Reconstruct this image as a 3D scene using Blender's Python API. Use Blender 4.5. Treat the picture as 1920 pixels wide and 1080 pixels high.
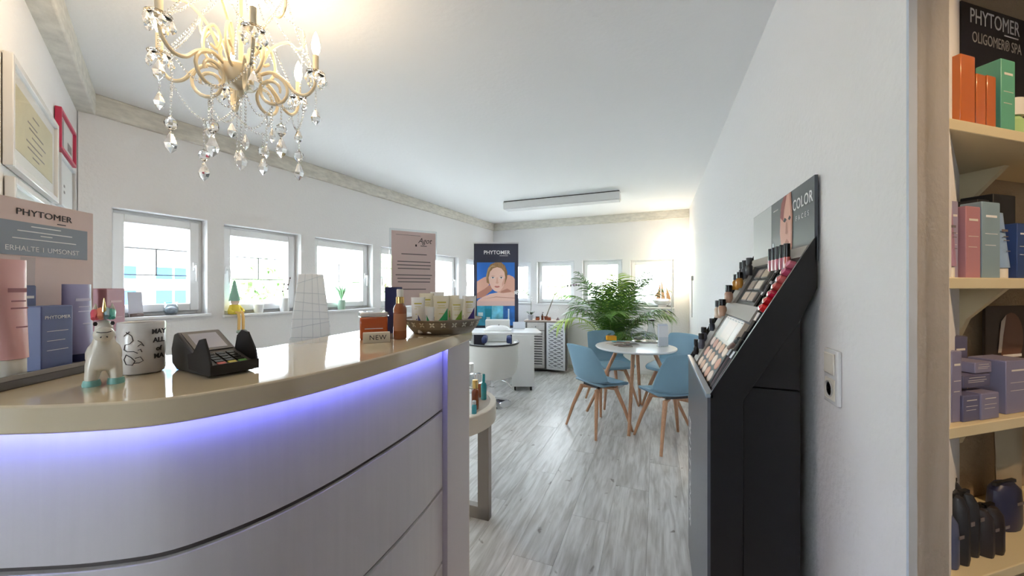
import bpy, bmesh, math, random
from math import sin, cos, pi, radians as RAD, atan2, sqrt
from mathutils import Vector, Matrix, Euler

for o in list(bpy.data.objects):
    bpy.data.objects.remove(o, do_unlink=True)
SC = bpy.context.scene
C = SC.collection
random.seed(7)

# ---------------------------------------------------------------- camera, sky, exposure
FOC, CAMH, YAW = 680.0, 1.35, RAD(21.65)
cam = bpy.data.cameras.new('camera')
cam.sensor_width = 36.0
cam.lens = 36.0 * FOC / 1920.0
cam.clip_start = 0.02
camo = bpy.data.objects.new('camera', cam)
C.objects.link(camo)
camo.location = (0, 0, CAMH)
camo.rotation_euler = (pi / 2, 0, YAW)
SC.camera = camo

W = bpy.data.worlds.new('sky')
SC.world = W
W.use_nodes = True
bg = W.node_tree.nodes['Background']
bg.inputs['Color'].default_value = (0.86, 0.93, 1.0, 1)
bg.inputs['Strength'].default_value = 1.0

SC.view_settings.view_transform = 'Standard'
SC.view_settings.look = 'None'
SC.view_settings.exposure = 4.3
SC.view_settings.gamma = 1.0
SC.cycles.transparent_max_bounces = 32
SC.view_settings.use_curve_mapping = False

# ---------------------------------------------------------------- colour and materials
def lin(v):
    v /= 255.0
    return v / 12.92 if v <= 0.04045 else ((v + 0.055) / 1.055) ** 2.4
def rgb(r, g, b):
    return (lin(r), lin(g), lin(b), 1.0)
MATS = {}
def mat(name, col, rough=0.5, metal=0.0, spec=0.5, bump=0.0, bscale=60.0, vary=0.0, vscale=8.0, stretch=None,
        emit=None, estr=0.0, trans=0.0, coat=0.0, alpha=1.0, subsurf=0.0):
    if name in MATS:
        return MATS[name]
    m = bpy.data.materials.new(name)
    m.use_nodes = True
    nt = m.node_tree
    p = nt.nodes['Principled BSDF']
    p.inputs['Base Color'].default_value = col
    p.inputs['Roughness'].default_value = rough
    p.inputs['Metallic'].default_value = metal
    p.inputs['Specular IOR Level'].default_value = spec
    p.inputs['Coat Weight'].default_value = coat
    p.inputs['Coat Roughness'].default_value = 0.05
    p.inputs['Transmission Weight'].default_value = trans
    p.inputs['Alpha'].default_value = alpha
    if emit:
        p.inputs['Emission Color'].default_value = emit
        p.inputs['Emission Strength'].default_value = estr
    if bump or vary:
        tc = nt.nodes.new('ShaderNodeTexCoord')
        mp = nt.nodes.new('ShaderNodeMapping')
        nt.links.new(tc.outputs['Object'], mp.inputs['Vector'])
        if stretch:
            mp.inputs['Scale'].default_value = stretch
        if vary:
            n = nt.nodes.new('ShaderNodeTexNoise')
            n.inputs['Scale'].default_value = vscale
            n.inputs['Detail'].default_value = 5
            nt.links.new(mp.outputs[0], n.inputs['Vector'])
            r = nt.nodes.new('ShaderNodeValToRGB')
            r.color_ramp.elements[0].position = 0.3
            r.color_ramp.elements[1].position = 0.7
            r.color_ramp.elements[0].color = tuple(c * (1 - vary) for c in col[:3]) + (1,)
            r.color_ramp.elements[1].color = tuple(min(1, c * (1 + vary * 0.6)) for c in col[:3]) + (1,)
            nt.links.new(n.outputs['Fac'], r.inputs['Fac'])
            nt.links.new(r.outputs['Color'], p.inputs['Base Color'])
        if bump:
            n2 = nt.nodes.new('ShaderNodeTexNoise')
            n2.inputs['Scale'].default_value = bscale
            n2.inputs['Detail'].default_value = 4
            nt.links.new(mp.outputs[0], n2.inputs['Vector'])
            b = nt.nodes.new('ShaderNodeBump')
            b.inputs['Strength'].default_value = bump
            b.inputs['Distance'].default_value = 0.01
            nt.links.new(n2.outputs['Fac'], b.inputs['Height'])
            nt.links.new(b.outputs['Normal'], p.inputs['Normal'])
    MATS[name] = m
    return m
def glassmat(name, tint=(1, 1, 1, 1), refl=0.12, rough=0.0):
    """thin clear sheet: straight-through light plus a fresnel mirror"""
    if name in MATS:
        return MATS[name]
    m = bpy.data.materials.new(name)
    m.use_nodes = True
    nt = m.node_tree
    nt.nodes.remove(nt.nodes['Principled BSDF'])
    out = nt.nodes['Material Output']
    t = nt.nodes.new('ShaderNodeBsdfTransparent'); t.inputs['Color'].default_value = tint
    g = nt.nodes.new('ShaderNodeBsdfGlossy'); g.inputs['Roughness'].default_value = rough
    fr = nt.nodes.new('ShaderNodeLayerWeight')
    pw = nt.nodes.new('ShaderNodeMath'); pw.operation = 'POWER'; pw.inputs[1].default_value = 4.0
    ad = nt.nodes.new('ShaderNodeMath'); ad.operation = 'MULTIPLY_ADD'; ad.inputs[1].default_value = refl * 5; ad.inputs[2].default_value = 0.03
    ad.use_clamp = True
    mx = nt.nodes.new('ShaderNodeMixShader')
    nt.links.new(fr.outputs['Facing'], pw.inputs[0]); nt.links.new(pw.outputs[0], ad.inputs[0]); nt.links.new(ad.outputs[0], mx.inputs[0])
    nt.links.new(t.outputs[0], mx.inputs[1]); nt.links.new(g.outputs[0], mx.inputs[2])
    nt.links.new(mx.outputs[0], out.inputs['Surface'])
    MATS[name] = m
    return m

wall_white = mat('wall_white', (0.86, 0.855, 0.86, 1), 0.9, bump=0.3, bscale=55)
ceil_white = mat('ceiling_white', (0.93, 0.935, 0.94, 1), 0.92, bump=0.12, bscale=40)
wall_beige = mat('wall_beige', rgb(176, 154, 126), 0.9, bump=0.5, bscale=70)
beam_mat = mat('beam_paint', rgb(222, 219, 210), 0.75, bump=0.5, bscale=25, vary=0.16, vscale=14, stretch=(1, 1, 3))
win_white = mat('window_white', (0.87, 0.88, 0.89, 1), 0.35)
win_pane = glassmat('window_glass', (0.97, 0.99, 0.99, 1), 0.1)
clear = glassmat('clear_acrylic', (0.93, 0.95, 0.96, 1), 0.14)
clear_glass = glassmat('clear_glass', (0.86, 0.89, 0.90, 1), 0.35)
crystal = mat('crystal', (1, 1, 1, 1), 0.02, trans=1.0, spec=0.6)
white_gloss = mat('white_gloss', (0.80, 0.80, 0.80, 1), 0.18)
white_matt = mat('white_matt', (0.80, 0.80, 0.79, 1), 0.55)
off_white = mat('off_white', rgb(232, 226, 214), 0.4)
black_gloss = mat('black_gloss', (0.012, 0.012, 0.014, 1), 0.22)
black_matt = mat('black_matt', (0.015, 0.015, 0.017, 1), 0.5)
dark_grey = mat('dark_grey', rgb(62, 64, 68), 0.45)
mid_grey = mat('mid_grey', rgb(130, 130, 132), 0.5)
chrome = mat('chrome', (0.75, 0.76, 0.78, 1), 0.08, metal=1.0)
gold = mat('gold', (0.80, 0.55, 0.2, 1), 0.2, metal=1.0)
navy = mat('navy_card', rgb(48, 54, 96), 0.35)
ink_dark = mat('ink_dark', rgb(48, 46, 50), 0.6)
ink_white = mat('ink_white', (0.85, 0.85, 0.85, 1), 0.6)
ink_grey = mat('ink_grey', rgb(120, 112, 112), 0.6)
skin = mat('print_skin', rgb(222, 170, 150), 0.6)
skin_l = mat('print_skin_light', rgb(236, 196, 180), 0.6)
skin_d = mat('print_skin_dark', rgb(190, 132, 112), 0.6)
hair = mat('print_hair', rgb(160, 122, 82), 0.6, vary=0.35, vscale=60, stretch=(1, 1, 0.2))
lip = mat('print_lip', rgb(196, 110, 104), 0.6)

# ---------------------------------------------------------------- mesh helpers
class MB:
    def __init__(s):
        s.v, s.f = [], []
    def add(s, vs, fs):
        k = len(s.v); s.v += [tuple(v) for v in vs]; s.f += [tuple(i + k for i in f) for f in fs]; return s
    def box(s, x0, x1, y0, y1, z0, z1, M=None):
        vs = [Vector(p) for p in ((x0,y0,z0),(x1,y0,z0),(x1,y1,z0),(x0,y1,z0),(x0,y0,z1),(x1,y0,z1),(x1,y1,z1),(x0,y1,z1))]
        if M: vs = [M @ v for v in vs]
        return s.add(vs, [(0,3,2,1),(4,5,6,7),(0,1,5,4),(1,2,6,5),(2,3,7,6),(3,0,4,7)])
    def prism(s, poly, z0, z1, M=None):
        n = len(poly)
        vs = [Vector((x, y, z0)) for x, y in poly] + [Vector((x, y, z1)) for x, y in poly]
        if M: vs = [M @ v for v in vs]
        return s.add(vs, [tuple(range(n - 1, -1, -1)), tuple(range(n, 2 * n))] + [(i, (i + 1) % n, n + (i + 1) % n, n + i) for i in range(n)])
    def lathe(s, prof, n=24, M=None, a0=0.0, a1=2 * pi, sx=1.0, sy=1.0):
        full = abs(a1 - a0 - 2 * pi) < 1e-6
        cols = n if full else n + 1
        vs, m = [], len(prof)
        for i in range(cols):
            a = a0 + (a1 - a0) * i / n
            for r, z in prof:
                v = Vector((r * cos(a) * sx, r * sin(a) * sy, z)); vs.append(M @ v if M else v)
        fs = []
        for i in range(n):
            j = (i + 1) % cols
            for k in range(m - 1):
                fs.append((i * m + k, j * m + k, j * m + k + 1, i * m + k + 1))
        if full:
            if prof[0][0] > 1e-5: fs.append(tuple(i * m for i in range(n - 1, -1, -1)))
            if prof[-1][0] > 1e-5: fs.append(tuple(i * m + m - 1 for i in range(n)))
        return s.add(vs, fs)
    def cyl(s, p, q, r0, r1=None, n=12):
        return s.tube([p, q], [r0, r0 if r1 is None else r1], n)
    def tube(s, path, r, n=8, flat=None):
        P = [Vector(p) for p in path]
        rs = r if isinstance(r, (list, tuple)) else [r] * len(P)
        up = None; vs = []
        for i, p in enumerate(P):
            t = (P[min(i + 1, len(P) - 1)] - P[max(i - 1, 0)])
            if t.length < 1e-9: t = Vector((0, 0, 1))
            t.normalize()
            if up is None:
                up = t.cross(Vector((0, 0, 1)) if abs(t.z) < 0.9 else Vector((1, 0, 0)))
            up = (up - t * up.dot(t)); up.normalize()
            w = t.cross(up)
            for k in range(n):
                a = 2 * pi * k / n
                vs.append(p + (up * cos(a) + w * sin(a)) * rs[i])
        fs = [(i * n + k, i * n + (k + 1) % n, (i + 1) * n + (k + 1) % n, (i + 1) * n + k) for i in range(len(P) - 1) for k in range(n)]
        fs += [tuple(range(n - 1, -1, -1)), tuple(range((len(P) - 1) * n, len(P) * n))]
        return s.add(vs, fs)
    def ball(s, c, r, n=10, sz=1.0, sx=1.0, sy=1.0):
        m = max(4, n // 2 + 1)
        prof = [(r * sin(pi * k / m) if 0 < k < m else 0.0, -r * sz * cos(pi * k / m)) for k in range(m + 1)]
        return s.lathe(prof, n, Matrix.Translation(c), sx=sx, sy=sy)
    def ring(s, x0, x1, z0, z1, w, y0, y1):
        """rectangular frame in the xz plane"""
        s.box(x0, x0 + w, y0, y1, z0, z1); s.box(x1 - w, x1, y0, y1, z0, z1)
        s.box(x0 + w, x1 - w, y0, y1, z0, z0 + w); s.box(x0 + w, x1 - w, y0, y1, z1 - w, z1)
        return s
    def grid(s, fn, nu, nv):
        vs = [fn(i / nu, j / nv) for j in range(nv + 1) for i in range(nu + 1)]
        fs = [(j * (nu + 1) + i, j * (nu + 1) + i + 1, (j + 1) * (nu + 1) + i + 1, (j + 1) * (nu + 1) + i) for j in range(nv) for i in range(nu)]
        return s.add(vs, fs)
    def flat(s, pts, y=0.0):
        """flat polygon in the xz plane facing -y"""
        return s.add([(x, y, z) for x, z in pts], [tuple(range(len(pts)))])
    def mesh(s, name, m=None, smooth=0.6):
        me = bpy.data.meshes.new(name)
        me.from_pydata([tuple(v) for v in s.v], [], s.f)
        if smooth:
            me.shade_smooth(); me.set_sharp_from_angle(angle=smooth)
        if m: me.materials.append(m)
        me.update()
        return me
    def build(s, name, m, parent=None, loc=None, rot=None, bevel=0.0, smooth=0.6, seg=2, label=None):
        o = bpy.data.objects.new(name, s.mesh(name, m, smooth))
        C.objects.link(o)
        if parent: o.parent = parent
        if loc: o.location = loc
        if rot: o.rotation_euler = rot
        if bevel:
            b = o.modifiers.new('bevel', 'BEVEL'); b.width = bevel; b.segments = seg; b.limit_method = 'ANGLE'
        if label: o['label'] = label
        return o
def B(*a, **k): return MB().box(*a, **k)
def tag(o, label, cat=None, group=None, kind=None):
    o['label'] = label
    if cat: o['category'] = cat
    if group: o['group'] = group
    if kind: o['kind'] = kind
    return o
def thing(name, label, cat, loc=(0, 0, 0), rz=0.0, group=None, kind=None):
    o = bpy.data.objects.new(name, None)
    o.empty_display_size = 0.05
    C.objects.link(o)
    o.location = loc; o.rotation_euler = (0, 0, rz)
    return tag(o, label, cat, group, kind)
def inst(name, me, parent, loc=(0, 0, 0), rot=(0, 0, 0), scale=None):
    o = bpy.data.objects.new(name, me); C.objects.link(o); o.parent = parent
    o.location = loc; o.rotation_euler = rot
    if scale: o.scale = scale
    return o
def text(parent, body, size, loc, m, rot=(pi / 2, 0, 0), align='CENTER', sx=1.0, ext=0.0002, spacing=1.0, name='lettering', shear=0.0, bold=0.0):
    cu = bpy.data.curves.new(name, 'FONT')
    cu.body = body; cu.size = size; cu.align_x = align; cu.align_y = 'CENTER'; cu.extrude = ext
    cu.space_character = spacing; cu.shear = shear; cu.offset = bold
    cu.resolution_u = 3
    cu.materials.append(m)
    o = bpy.data.objects.new(name, cu); C.objects.link(o)
    dg = bpy.context.evaluated_depsgraph_get()
    me = bpy.data.meshes.new_from_object(o.evaluated_get(dg))
    me.name = name
    bpy.data.objects.remove(o, do_unlink=True); bpy.data.curves.remove(cu)
    o = bpy.data.objects.new(name, me); C.objects.link(o)
    o.parent = parent; o.location = loc; o.rotation_euler = rot; o.scale = (sx, 1, 1)
    return o
def facing(vx, vy):
    """z turn that points local +y along (vx, vy)"""
    return atan2(-vx, vy)
FW = Vector((-sin(YAW), cos(YAW))); RT = Vector((cos(YAW), sin(YAW)))
def ray(px): return FW + RT * ((px - 960.0) / FOC)
def at(px, d):
    """ground position seen in column px of the photograph at distance d along the view axis"""
    v = ray(px) * d
    return v.x, v.y
def ellipse(cx, cz, rx, rz, n=20, a0=0, a1=2 * pi):
    return [(cx + rx * cos(a0 + (a1 - a0) * i / n), cz + rz * sin(a0 + (a1 - a0) * i / n)) for i in range(n)]
# ================================================================ ROOM SHELL
CEIL = 2.53
WXR = 0.46                              # right wall plane
PL0, PL1 = Vector((-3.186, 1.05)), Vector((-2.79, 6.09))
PB1 = Vector((0.46, 6.02))
def struct(o, label, cat):
    return tag(o, label, cat, kind='structure')
def wall_boxes(length, z0, z1, thick, holes):
    """wall in local frame: x along, y outwards from the room, holes (x0,x1,z0,z1)"""
    mb = MB(); x = 0.0
    for a, b, c, d in holes:
        mb.box(x, a, 0, thick, z0, z1); mb.box(a, b, 0, thick, z0, c); mb.box(a, b, 0, thick, d, z1); x = b
    mb.box(x, length, 0, thick, z0, z1)
    return mb
eL = (PL1 - PL0).normalized(); aL = atan2(eL.y, eL.x); lenL = (PL1 - PL0).length
eB = (PB1 - PL1).normalized(); aB = atan2(eB.y, eB.x); lenB = (PB1 - PL1).length
LW = [(1.19, 1.69, 1.16, 1.86), (1.80, 2.42, 1.14, 1.85), (2.56, 3.27, 1.125, 1.845), (3.39, 4.10, 1.12, 1.84), (4.25, 4.98, 1.11, 1.83), (5.20, 5.85, 1.10, 1.82)]
BW = [(-2.65, -2.06, 1.09, 1.81), (-1.94, -1.28, 1.08, 1.81), (-1.14, -0.50, 1.09, 1.81), (-0.38, 0.25, 1.05, 1.79)]
LH = [((a - 1.05) / eL.y, (b - 1.05) / eL.y, c, d) for a, b, c, d in LW]
BH = [((a + 2.79) / eB.x, (b + 2.79) / eB.x, c, d) for a, b, c, d in BW]
o = wall_boxes(lenL + 0.2, -0.02, CEIL + 0.1, 0.2, LH).build('wall_left', wall_white, None, (PL0.x, PL0.y, 0), (0, 0, aL), smooth=0)
struct(o, 'white plastered wall with a row of small square windows', 'wall')
o = wall_boxes(lenB + 0.3, -0.02, CEIL + 0.1, 0.2, BH).build('wall_back', wall_white, None, (PL1.x, PL1.y, 0), (0, 0, aB), smooth=0)
struct(o, 'white end wall with small windows behind the palm', 'wall')
o = MB().prism([(0.46, 0.945), (0.556, 1.017), (0.817, 1.454), (0.86, 1.7), (0.66, 1.7), (0.66, 6.2), (0.46, 6.2)], -0.02, CEIL + 0.1).build('wall_right', wall_white, None, smooth=0)
struct(o, 'long white plastered wall behind the black make-up stand', 'wall')
# slim painted edge strip closing the wall end
o = MB().prism([(0.457, 0.940), (0.476, 0.9535), (0.473, 0.9585), (0.457, 0.9475)], 0, CEIL).build('trim_corner', mat('edge_paint', rgb(196, 206, 220), 0.5), None, smooth=0)
struct(o, 'pale grey vertical edge strip on the wall corner', 'trim')
# angled wall at the left, with certificates
eF = Vector((0.912, -0.41)).normalized()
PF = Vector((-3.2, 1.05))
PFe = PF + eF * 1.7
o = MB().prism([(PF.x, PF.y), (PFe.x, PFe.y), (-1.95, -2.45), (-2.15, -2.45), (-2.1, 0.33), (-3.35, 0.95), (-3.42, 1.05)], -0.02, CEIL + 0.1).build('wall_front', wall_white, None, smooth=0)
struct(o, 'white wall with framed certificates beside the counter', 'wall')
# rear of the shop, behind the viewer: side wall, end wall, and a window added for fill light
GX0, GX1 = -1.95, 3.0
o = wall_boxes(GX1 - GX0, -0.02, CEIL + 0.1, 0.2, [(3.9, 4.7, 1.0, 2.0)]).build('wall_rear', wall_white, None, (GX1, -2.4, 0), (0, 0, pi), smooth=0)
struct(o, 'white wall with the added fill-light window', 'wall')
o = B(3.0, 3.2, -2.6, 3.2, -0.02, CEIL + 0.1).build('wall_side', wall_white, None, smooth=0)
struct(o, 'white side wall of the shop', 'wall')
w = thing('window_fill', 'unseen two-pane window added for fill light', 'window', (GX1, -2.4, 0), pi, kind='structure')
MB().ring(3.9, 4.7, 1.0, 2.0, 0.06, 0.06, 0.12).box(4.27, 4.33, 0.06, 0.12, 1.06, 1.94).build('frame', win_white, w, smooth=0)
for a, b in ((3.96, 4.27), (4.33, 4.64)):
    B(a, b, 0.088, 0.094, 1.06, 1.94).build('pane', win_pane, w, smooth=0)

o = B(-3.45, 3.2, -2.6, 6.32, CEIL, CEIL + 0.12).build('ceiling', ceil_white, None, smooth=0)
struct(o, 'white plastered ceiling', 'ceiling')

# ---- floor: washed grey planks, each its own board
def plank_material():
    m = bpy.data.materials.new('washed_oak_plank'); m.use_nodes = True
    nt = m.node_tree; p = nt.nodes['Principled BSDF']
    tc = nt.nodes.new('ShaderNodeTexCoord'); oi = nt.nodes.new('ShaderNodeObjectInfo')
    ad = nt.nodes.new('ShaderNodeVectorMath'); ad.operation = 'ADD'
    mul = nt.nodes.new('ShaderNodeMath'); mul.operation = 'MULTIPLY'; mul.inputs[1].default_value = 40.0
    cmb = nt.nodes.new('ShaderNodeCombineXYZ')
    nt.links.new(oi.outputs['Random'], mul.inputs[0])
    for k in range(3): nt.links.new(mul.outputs[0], cmb.inputs[k])
    nt.links.new(tc.outputs['Object'], ad.inputs[0]); nt.links.new(cmb.outputs[0], ad.inputs[1])
    def noise(sc, scale, det, dist=0.0):
        mp = nt.nodes.new('ShaderNodeMapping'); mp.inputs['Scale'].default_value = sc
        nt.links.new(ad.outputs[0], mp.inputs['Vector'])
        n = nt.nodes.new('ShaderNodeTexNoise'); n.inputs['Scale'].default_value = scale; n.inputs['Detail'].default_value = det
        n.inputs['Distortion'].default_value = dist
        nt.links.new(mp.outputs[0], n.inputs['Vector']); return n
    n1 = noise((9, 1.1, 1), 3.0, 8, 0.6); n2 = noise((26, 1.8, 1), 3.0, 6); n3 = noise((5, 3.2, 1), 3.2, 2, 0.4)
    r1 = nt.nodes.new('ShaderNodeValToRGB'); e = r1.color_ramp.elements
    e[0].position = 0.32; e[0].color = rgb(182, 179, 176); e[1].position = 0.62; e[1].color = rgb(224, 223, 222)
    nt.links.new(n1.outputs['Fac'], r1.inputs['Fac'])
    r2 = nt.nodes.new('ShaderNodeValToRGB'); e = r2.color_ramp.elements
    e[0].position = 0.36; e[0].color = (0.87, 0.865, 0.86, 1); e[1].position = 0.55; e[1].color = (1, 1, 1, 1)
    nt.links.new(n2.outputs['Fac'], r2.inputs['Fac'])
    r3 = nt.nodes.new('ShaderNodeValToRGB'); e = r3.color_ramp.elements
    e[0].position = 0.25; e[0].color = (0.45, 0.42, 0.40, 1); e[1].position = 0.30; e[1].color = (1, 1, 1, 1)
    nt.links.new(n3.outputs['Fac'], r3.inputs['Fac'])
    def mulc(a, b):
        x = nt.nodes.new('ShaderNodeMix'); x.data_type = 'RGBA'; x.blend_type = 'MULTIPLY'; x.inputs[0].default_value = 1.0
        nt.links.new(a, x.inputs[6]); nt.links.new(b, x.inputs[7]); return x.outputs[2]
    c = mulc(mulc(r1.outputs['Color'], r2.outputs['Color']), r3.outputs['Color'])
    tone = nt.nodes.new('ShaderNodeMapRange'); tone.inputs['To Min'].default_value = 0.9; tone.inputs['To Max'].default_value = 1.06
    nt.links.new(oi.outputs['Random'], tone.inputs['Value'])
    hv = nt.nodes.new('ShaderNodeHueSaturation'); nt.links.new(tone.outputs[0], hv.inputs['Value']); nt.links.new(c, hv.inputs['Color'])
    nt.links.new(hv.outputs['Color'], p.inputs['Base Color'])
    p.inputs['Roughness'].default_value = 0.34
    bp = nt.nodes.new('ShaderNodeBump'); bp.inputs['Strength'].default_value = 0.06; bp.inputs['Distance'].default_value = 0.004
    nt.links.new(n2.outputs['Fac'], bp.inputs['Height']); nt.links.new(bp.outputs['Normal'], p.inputs['Normal'])
    return m
plank_mat = plank_material()
floor = B(-3.45, 3.2, -2.6, 6.32, -0.12, -0.012).build('floor', mat('joint_dark', rgb(120, 116, 112), 0.8), None, smooth=0)
struct(floor, 'washed grey wood plank floor', 'floor')
PWD, PLN = 0.21, 1.28
pm = B(-PWD / 2 + 0.0007, PWD / 2 - 0.0007, -PLN / 2 + 0.0007, PLN / 2 - 0.0007, -0.012, 0.0).mesh('plank', plank_mat, 0)
ix = 0
x = -3.3
while x < 3.1:
    off = (ix * 0.43) % PLN
    y = -2.6 + off - PLN / 2
    while y < 6.2 + PLN / 2:
        lo = max(y - PLN / 2, -2.42); hi = min(y + PLN / 2, 6.08)
        ok = hi > lo and x > -3.32 and not (x > 0.6 and lo > 2.6) and not (x < -2.2 and hi < 0.3)
        if ok:
            p = inst('plank', pm, floor, (x, y if hi - lo > PLN - 0.01 else (lo + hi) / 2, 0))
            p.scale = (1, (hi - lo) / PLN, 1)
        y += PLN
    x += PWD; ix += 1

# ---- beams under the ceiling
o = B(0.0, lenL, -0.028, 0.03, CEIL - 0.125, CEIL).build('trim_1', beam_mat, None, (PL0.x, PL0.y, 0), (0, 0, aL), bevel=0.006)
struct(o, 'whitewashed timber beam above the row of left windows', 'beam')
o = B(0.03, lenB, -0.03, 0.03, CEIL - 0.13, CEIL).build('trim_2', beam_mat, None, (PL1.x, PL1.y, 0), (0, 0, aB), bevel=0.006)
struct(o, 'whitewashed timber beam across the end wall', 'beam')
o = B(0.0, 1.7, -0.02, 0.075, CEIL - 0.13, CEIL).build('trim_3', beam_mat, None, (PF.x, PF.y, 0), (0, 0, atan2(eF.y, eF.x)), bevel=0.008)
struct(o, 'grey rough timber beam above the certificates', 'beam')
# baseboards
o = B(0.0, lenB, -0.012, 0.0, 0.0, 0.06).build('baseboard_back', white_matt, None, (PL1.x, PL1.y, 0), (0, 0, aB)); struct(o, 'low white baseboard along the end wall', 'baseboard')
o = B(0.0, lenL, -0.012, 0.0, 0.0, 0.06).build('baseboard_left', white_matt, None, (PL0.x, PL0.y, 0), (0, 0, aL)); struct(o, 'low white baseboard under the left windows', 'baseboard')
o = B(0.448, 0.46, 0.96, 6.0, 0.0, 0.06).build('baseboard_right', white_matt, None); struct(o, 'low white baseboard along the right wall', 'baseboard')

# ---- windows
bar_mat = mat('window_bar', rgb(120, 118, 120), 0.5)
handle_me = None
def window(i, org, ang, hole, label, hside):
    a, b, c, d = hole
    w, h = b - a, d - c
    e = Vector((cos(ang), sin(ang)))
    t = thing('window_%d' % i, label, 'window', (org.x + e.x * a, org.y + e.y * a, c), ang, kind='structure')
    MB().ring(0, w, 0, h, 0.03, 0.085, 0.15).build('frame', win_white, t, bevel=0.003)
    s = MB().ring(0.022, w - 0.022, 0.022, h - 0.022, 0.055, 0.07, 0.13).build('sash', win_white, t, bevel=0.005)
    B(0.075, w - 0.075, 0.098, 0.104, 0.075, h - 0.075).build('pane', win_pane, t, smooth=0)
    for z in (0.40, 0.66):
        B(0.075, w - 0.075, 0.112, 0.118, h * z - 0.004, h * z + 0.004).build('bar', bar_mat, t, smooth=0)
    B(w / 2 - 0.004, w / 2 + 0.004, 0.112, 0.118, h * 0.40, h * 0.66).build('bar', bar_mat, t, smooth=0)
    hx = w - 0.05 if hside > 0 else 0.05
    hd = MB().box(hx - 0.012, hx + 0.012, 0.058, 0.07, h * 0.5 - 0.03, h * 0.5 + 0.03).cyl((hx, 0.07, h * .5), (hx, 0.03, h * .5), 0.008)
    hd.tube([(hx, 0.034, h * .5 + 0.008), (hx, 0.03, h * .5 - 0.03), (hx, 0.034, h * .5 - 0.11)], [0.010, 0.009, 0.007], 8)
    hd.build('handle', win_white, t, bevel=0.002)
    B(-0.015, w + 0.015, -0.03, 0.085, -0.02, 0.0).build('sill', win_white, t, bevel=0.004)
    return t
ordL = ['small square window nearest the counter, with a facade behind it', 'second window from the counter, with a green-hatted figure on its sill',
        'third window from the counter, behind the white lattice lamp', 'window mostly hidden behind the upright notice sheet',
        'window between the upright notice and the dark banner', 'last left-hand window, half hidden behind the dark banner']
hs = [1, -1, 1, -1, 1, -1]
for i, hole in enumerate(LH): window(i + 1, PL0, aL, hole, ordL[i], hs[i])
ordB = ['end-wall window partly behind the dark banner and white orchid', 'end-wall window above the slatted cabinet',
        'end-wall window behind the crown of the palm', 'end-wall window with the model sailing ship, nearest the lamp']
for i, hole in enumerate(BH): window(i + 7, PL1, aB, hole, ordB[i], [-1, -1, -1, 1][i])

# ---- outside
o = B(-45, 45, -45, 60, -0.8, -0.6).build('ground', mat('pavement', (0.45, 0.45, 0.44, 1), 0.9, vary=0.1), None, smooth=0)
struct(o, 'pale street outside the windows', 'ground')
hb = thing('house', 'pale house front with blue-tinted windows across the street', 'house', (-14.0, 0.5, -0.6))
B(-4, 0, -1.0, 7.0, 0, 9).build('wall', mat('facade', (0.72, 0.71, 0.69, 1), 0.9), hb, smooth=0)
bl = mat('facade_glass', rgb(70, 104, 150), 0.9, spec=0.0)
for z0, z1 in ((1.35, 1.95), (2.15, 2.65), (3.9, 4.6)):
    for y0, y1 in ((0.2, 1.3), (1.7, 2.8), (3.0, 4.0), (4.2, 5.3), (5.6, 6.6)):
        f = MB()
        M = Matrix.Translation((0, 0, 0))
        f.box(0.0, 0.05, y0, y1, z0, z1)
        wn = f.build('window', white_matt, hb, smooth=0)
        B(0.05, 0.06, y0 + 0.07, (y0 + y1) / 2 - 0.03, z0 + 0.07, z1 - 0.07).build('pane', bl, wn, smooth=0)
        B(0.05, 0.06, (y0 + y1) / 2 + 0.03, y1 - 0.07, z0 + 0.07, z1 - 0.07).build('pane', bl, wn, smooth=0)
B(0, 0.5, -0.6, 6.8, 3.1, 3.25).build('cornice', white_matt, hb, smooth=0)
leaf_far = mat('far_leaves', rgb(190, 220, 160), 0.8, vary=0.15, vscale=4)
bark = mat('bark', rgb(96, 80, 66), 0.9, bump=0.4)
def tree(x, y, h, r, label, seed):
    rnd = random.Random(seed)
    t = thing('tree', label, 'tree', (x, y, -0.6))
    MB().tube([(0, 0, 0), (0.1, 0.05, h * .5), (0, 0, h * .75)], [0.18, 0.13, 0.08]).build('trunk', bark, t)
    mb = MB()
    for k in range(420):
        u = Vector((rnd.gauss(0, 1), rnd.gauss(0, 1), rnd.gauss(0, 1))).normalized() * r * (0.55 + 0.5 * rnd.random())
        c = Vector((0, 0, h * .8)) + Vector((u.x, u.y, u.z * 0.85))
        M = Matrix.Translation(c) @ Euler((rnd.random() * 6, rnd.random() * 6, rnd.random() * 6)).to_matrix().to_4x4()
        q = 0.16 + 0.12 * rnd.random()
        mb.add([M @ Vector(p) for p in ((-q, 0, 0), (0, -q * .5, 0.02), (q, 0, 0), (0, q * .5, 0.02))], [(0, 1, 2, 3)])
    mb.build('crown', leaf_far, t, smooth=0)
tree(-9.2, 6.3, 2.5, 0.7, 'light green street tree seen through the second window', 3)
tree(-9.5, 11.0, 2.8, 1.2, 'light green street tree seen through the third window', 5)
tree(-4.0, 15.0, 2.6, 1.5, 'green street tree outside the end wall', 9)
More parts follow.
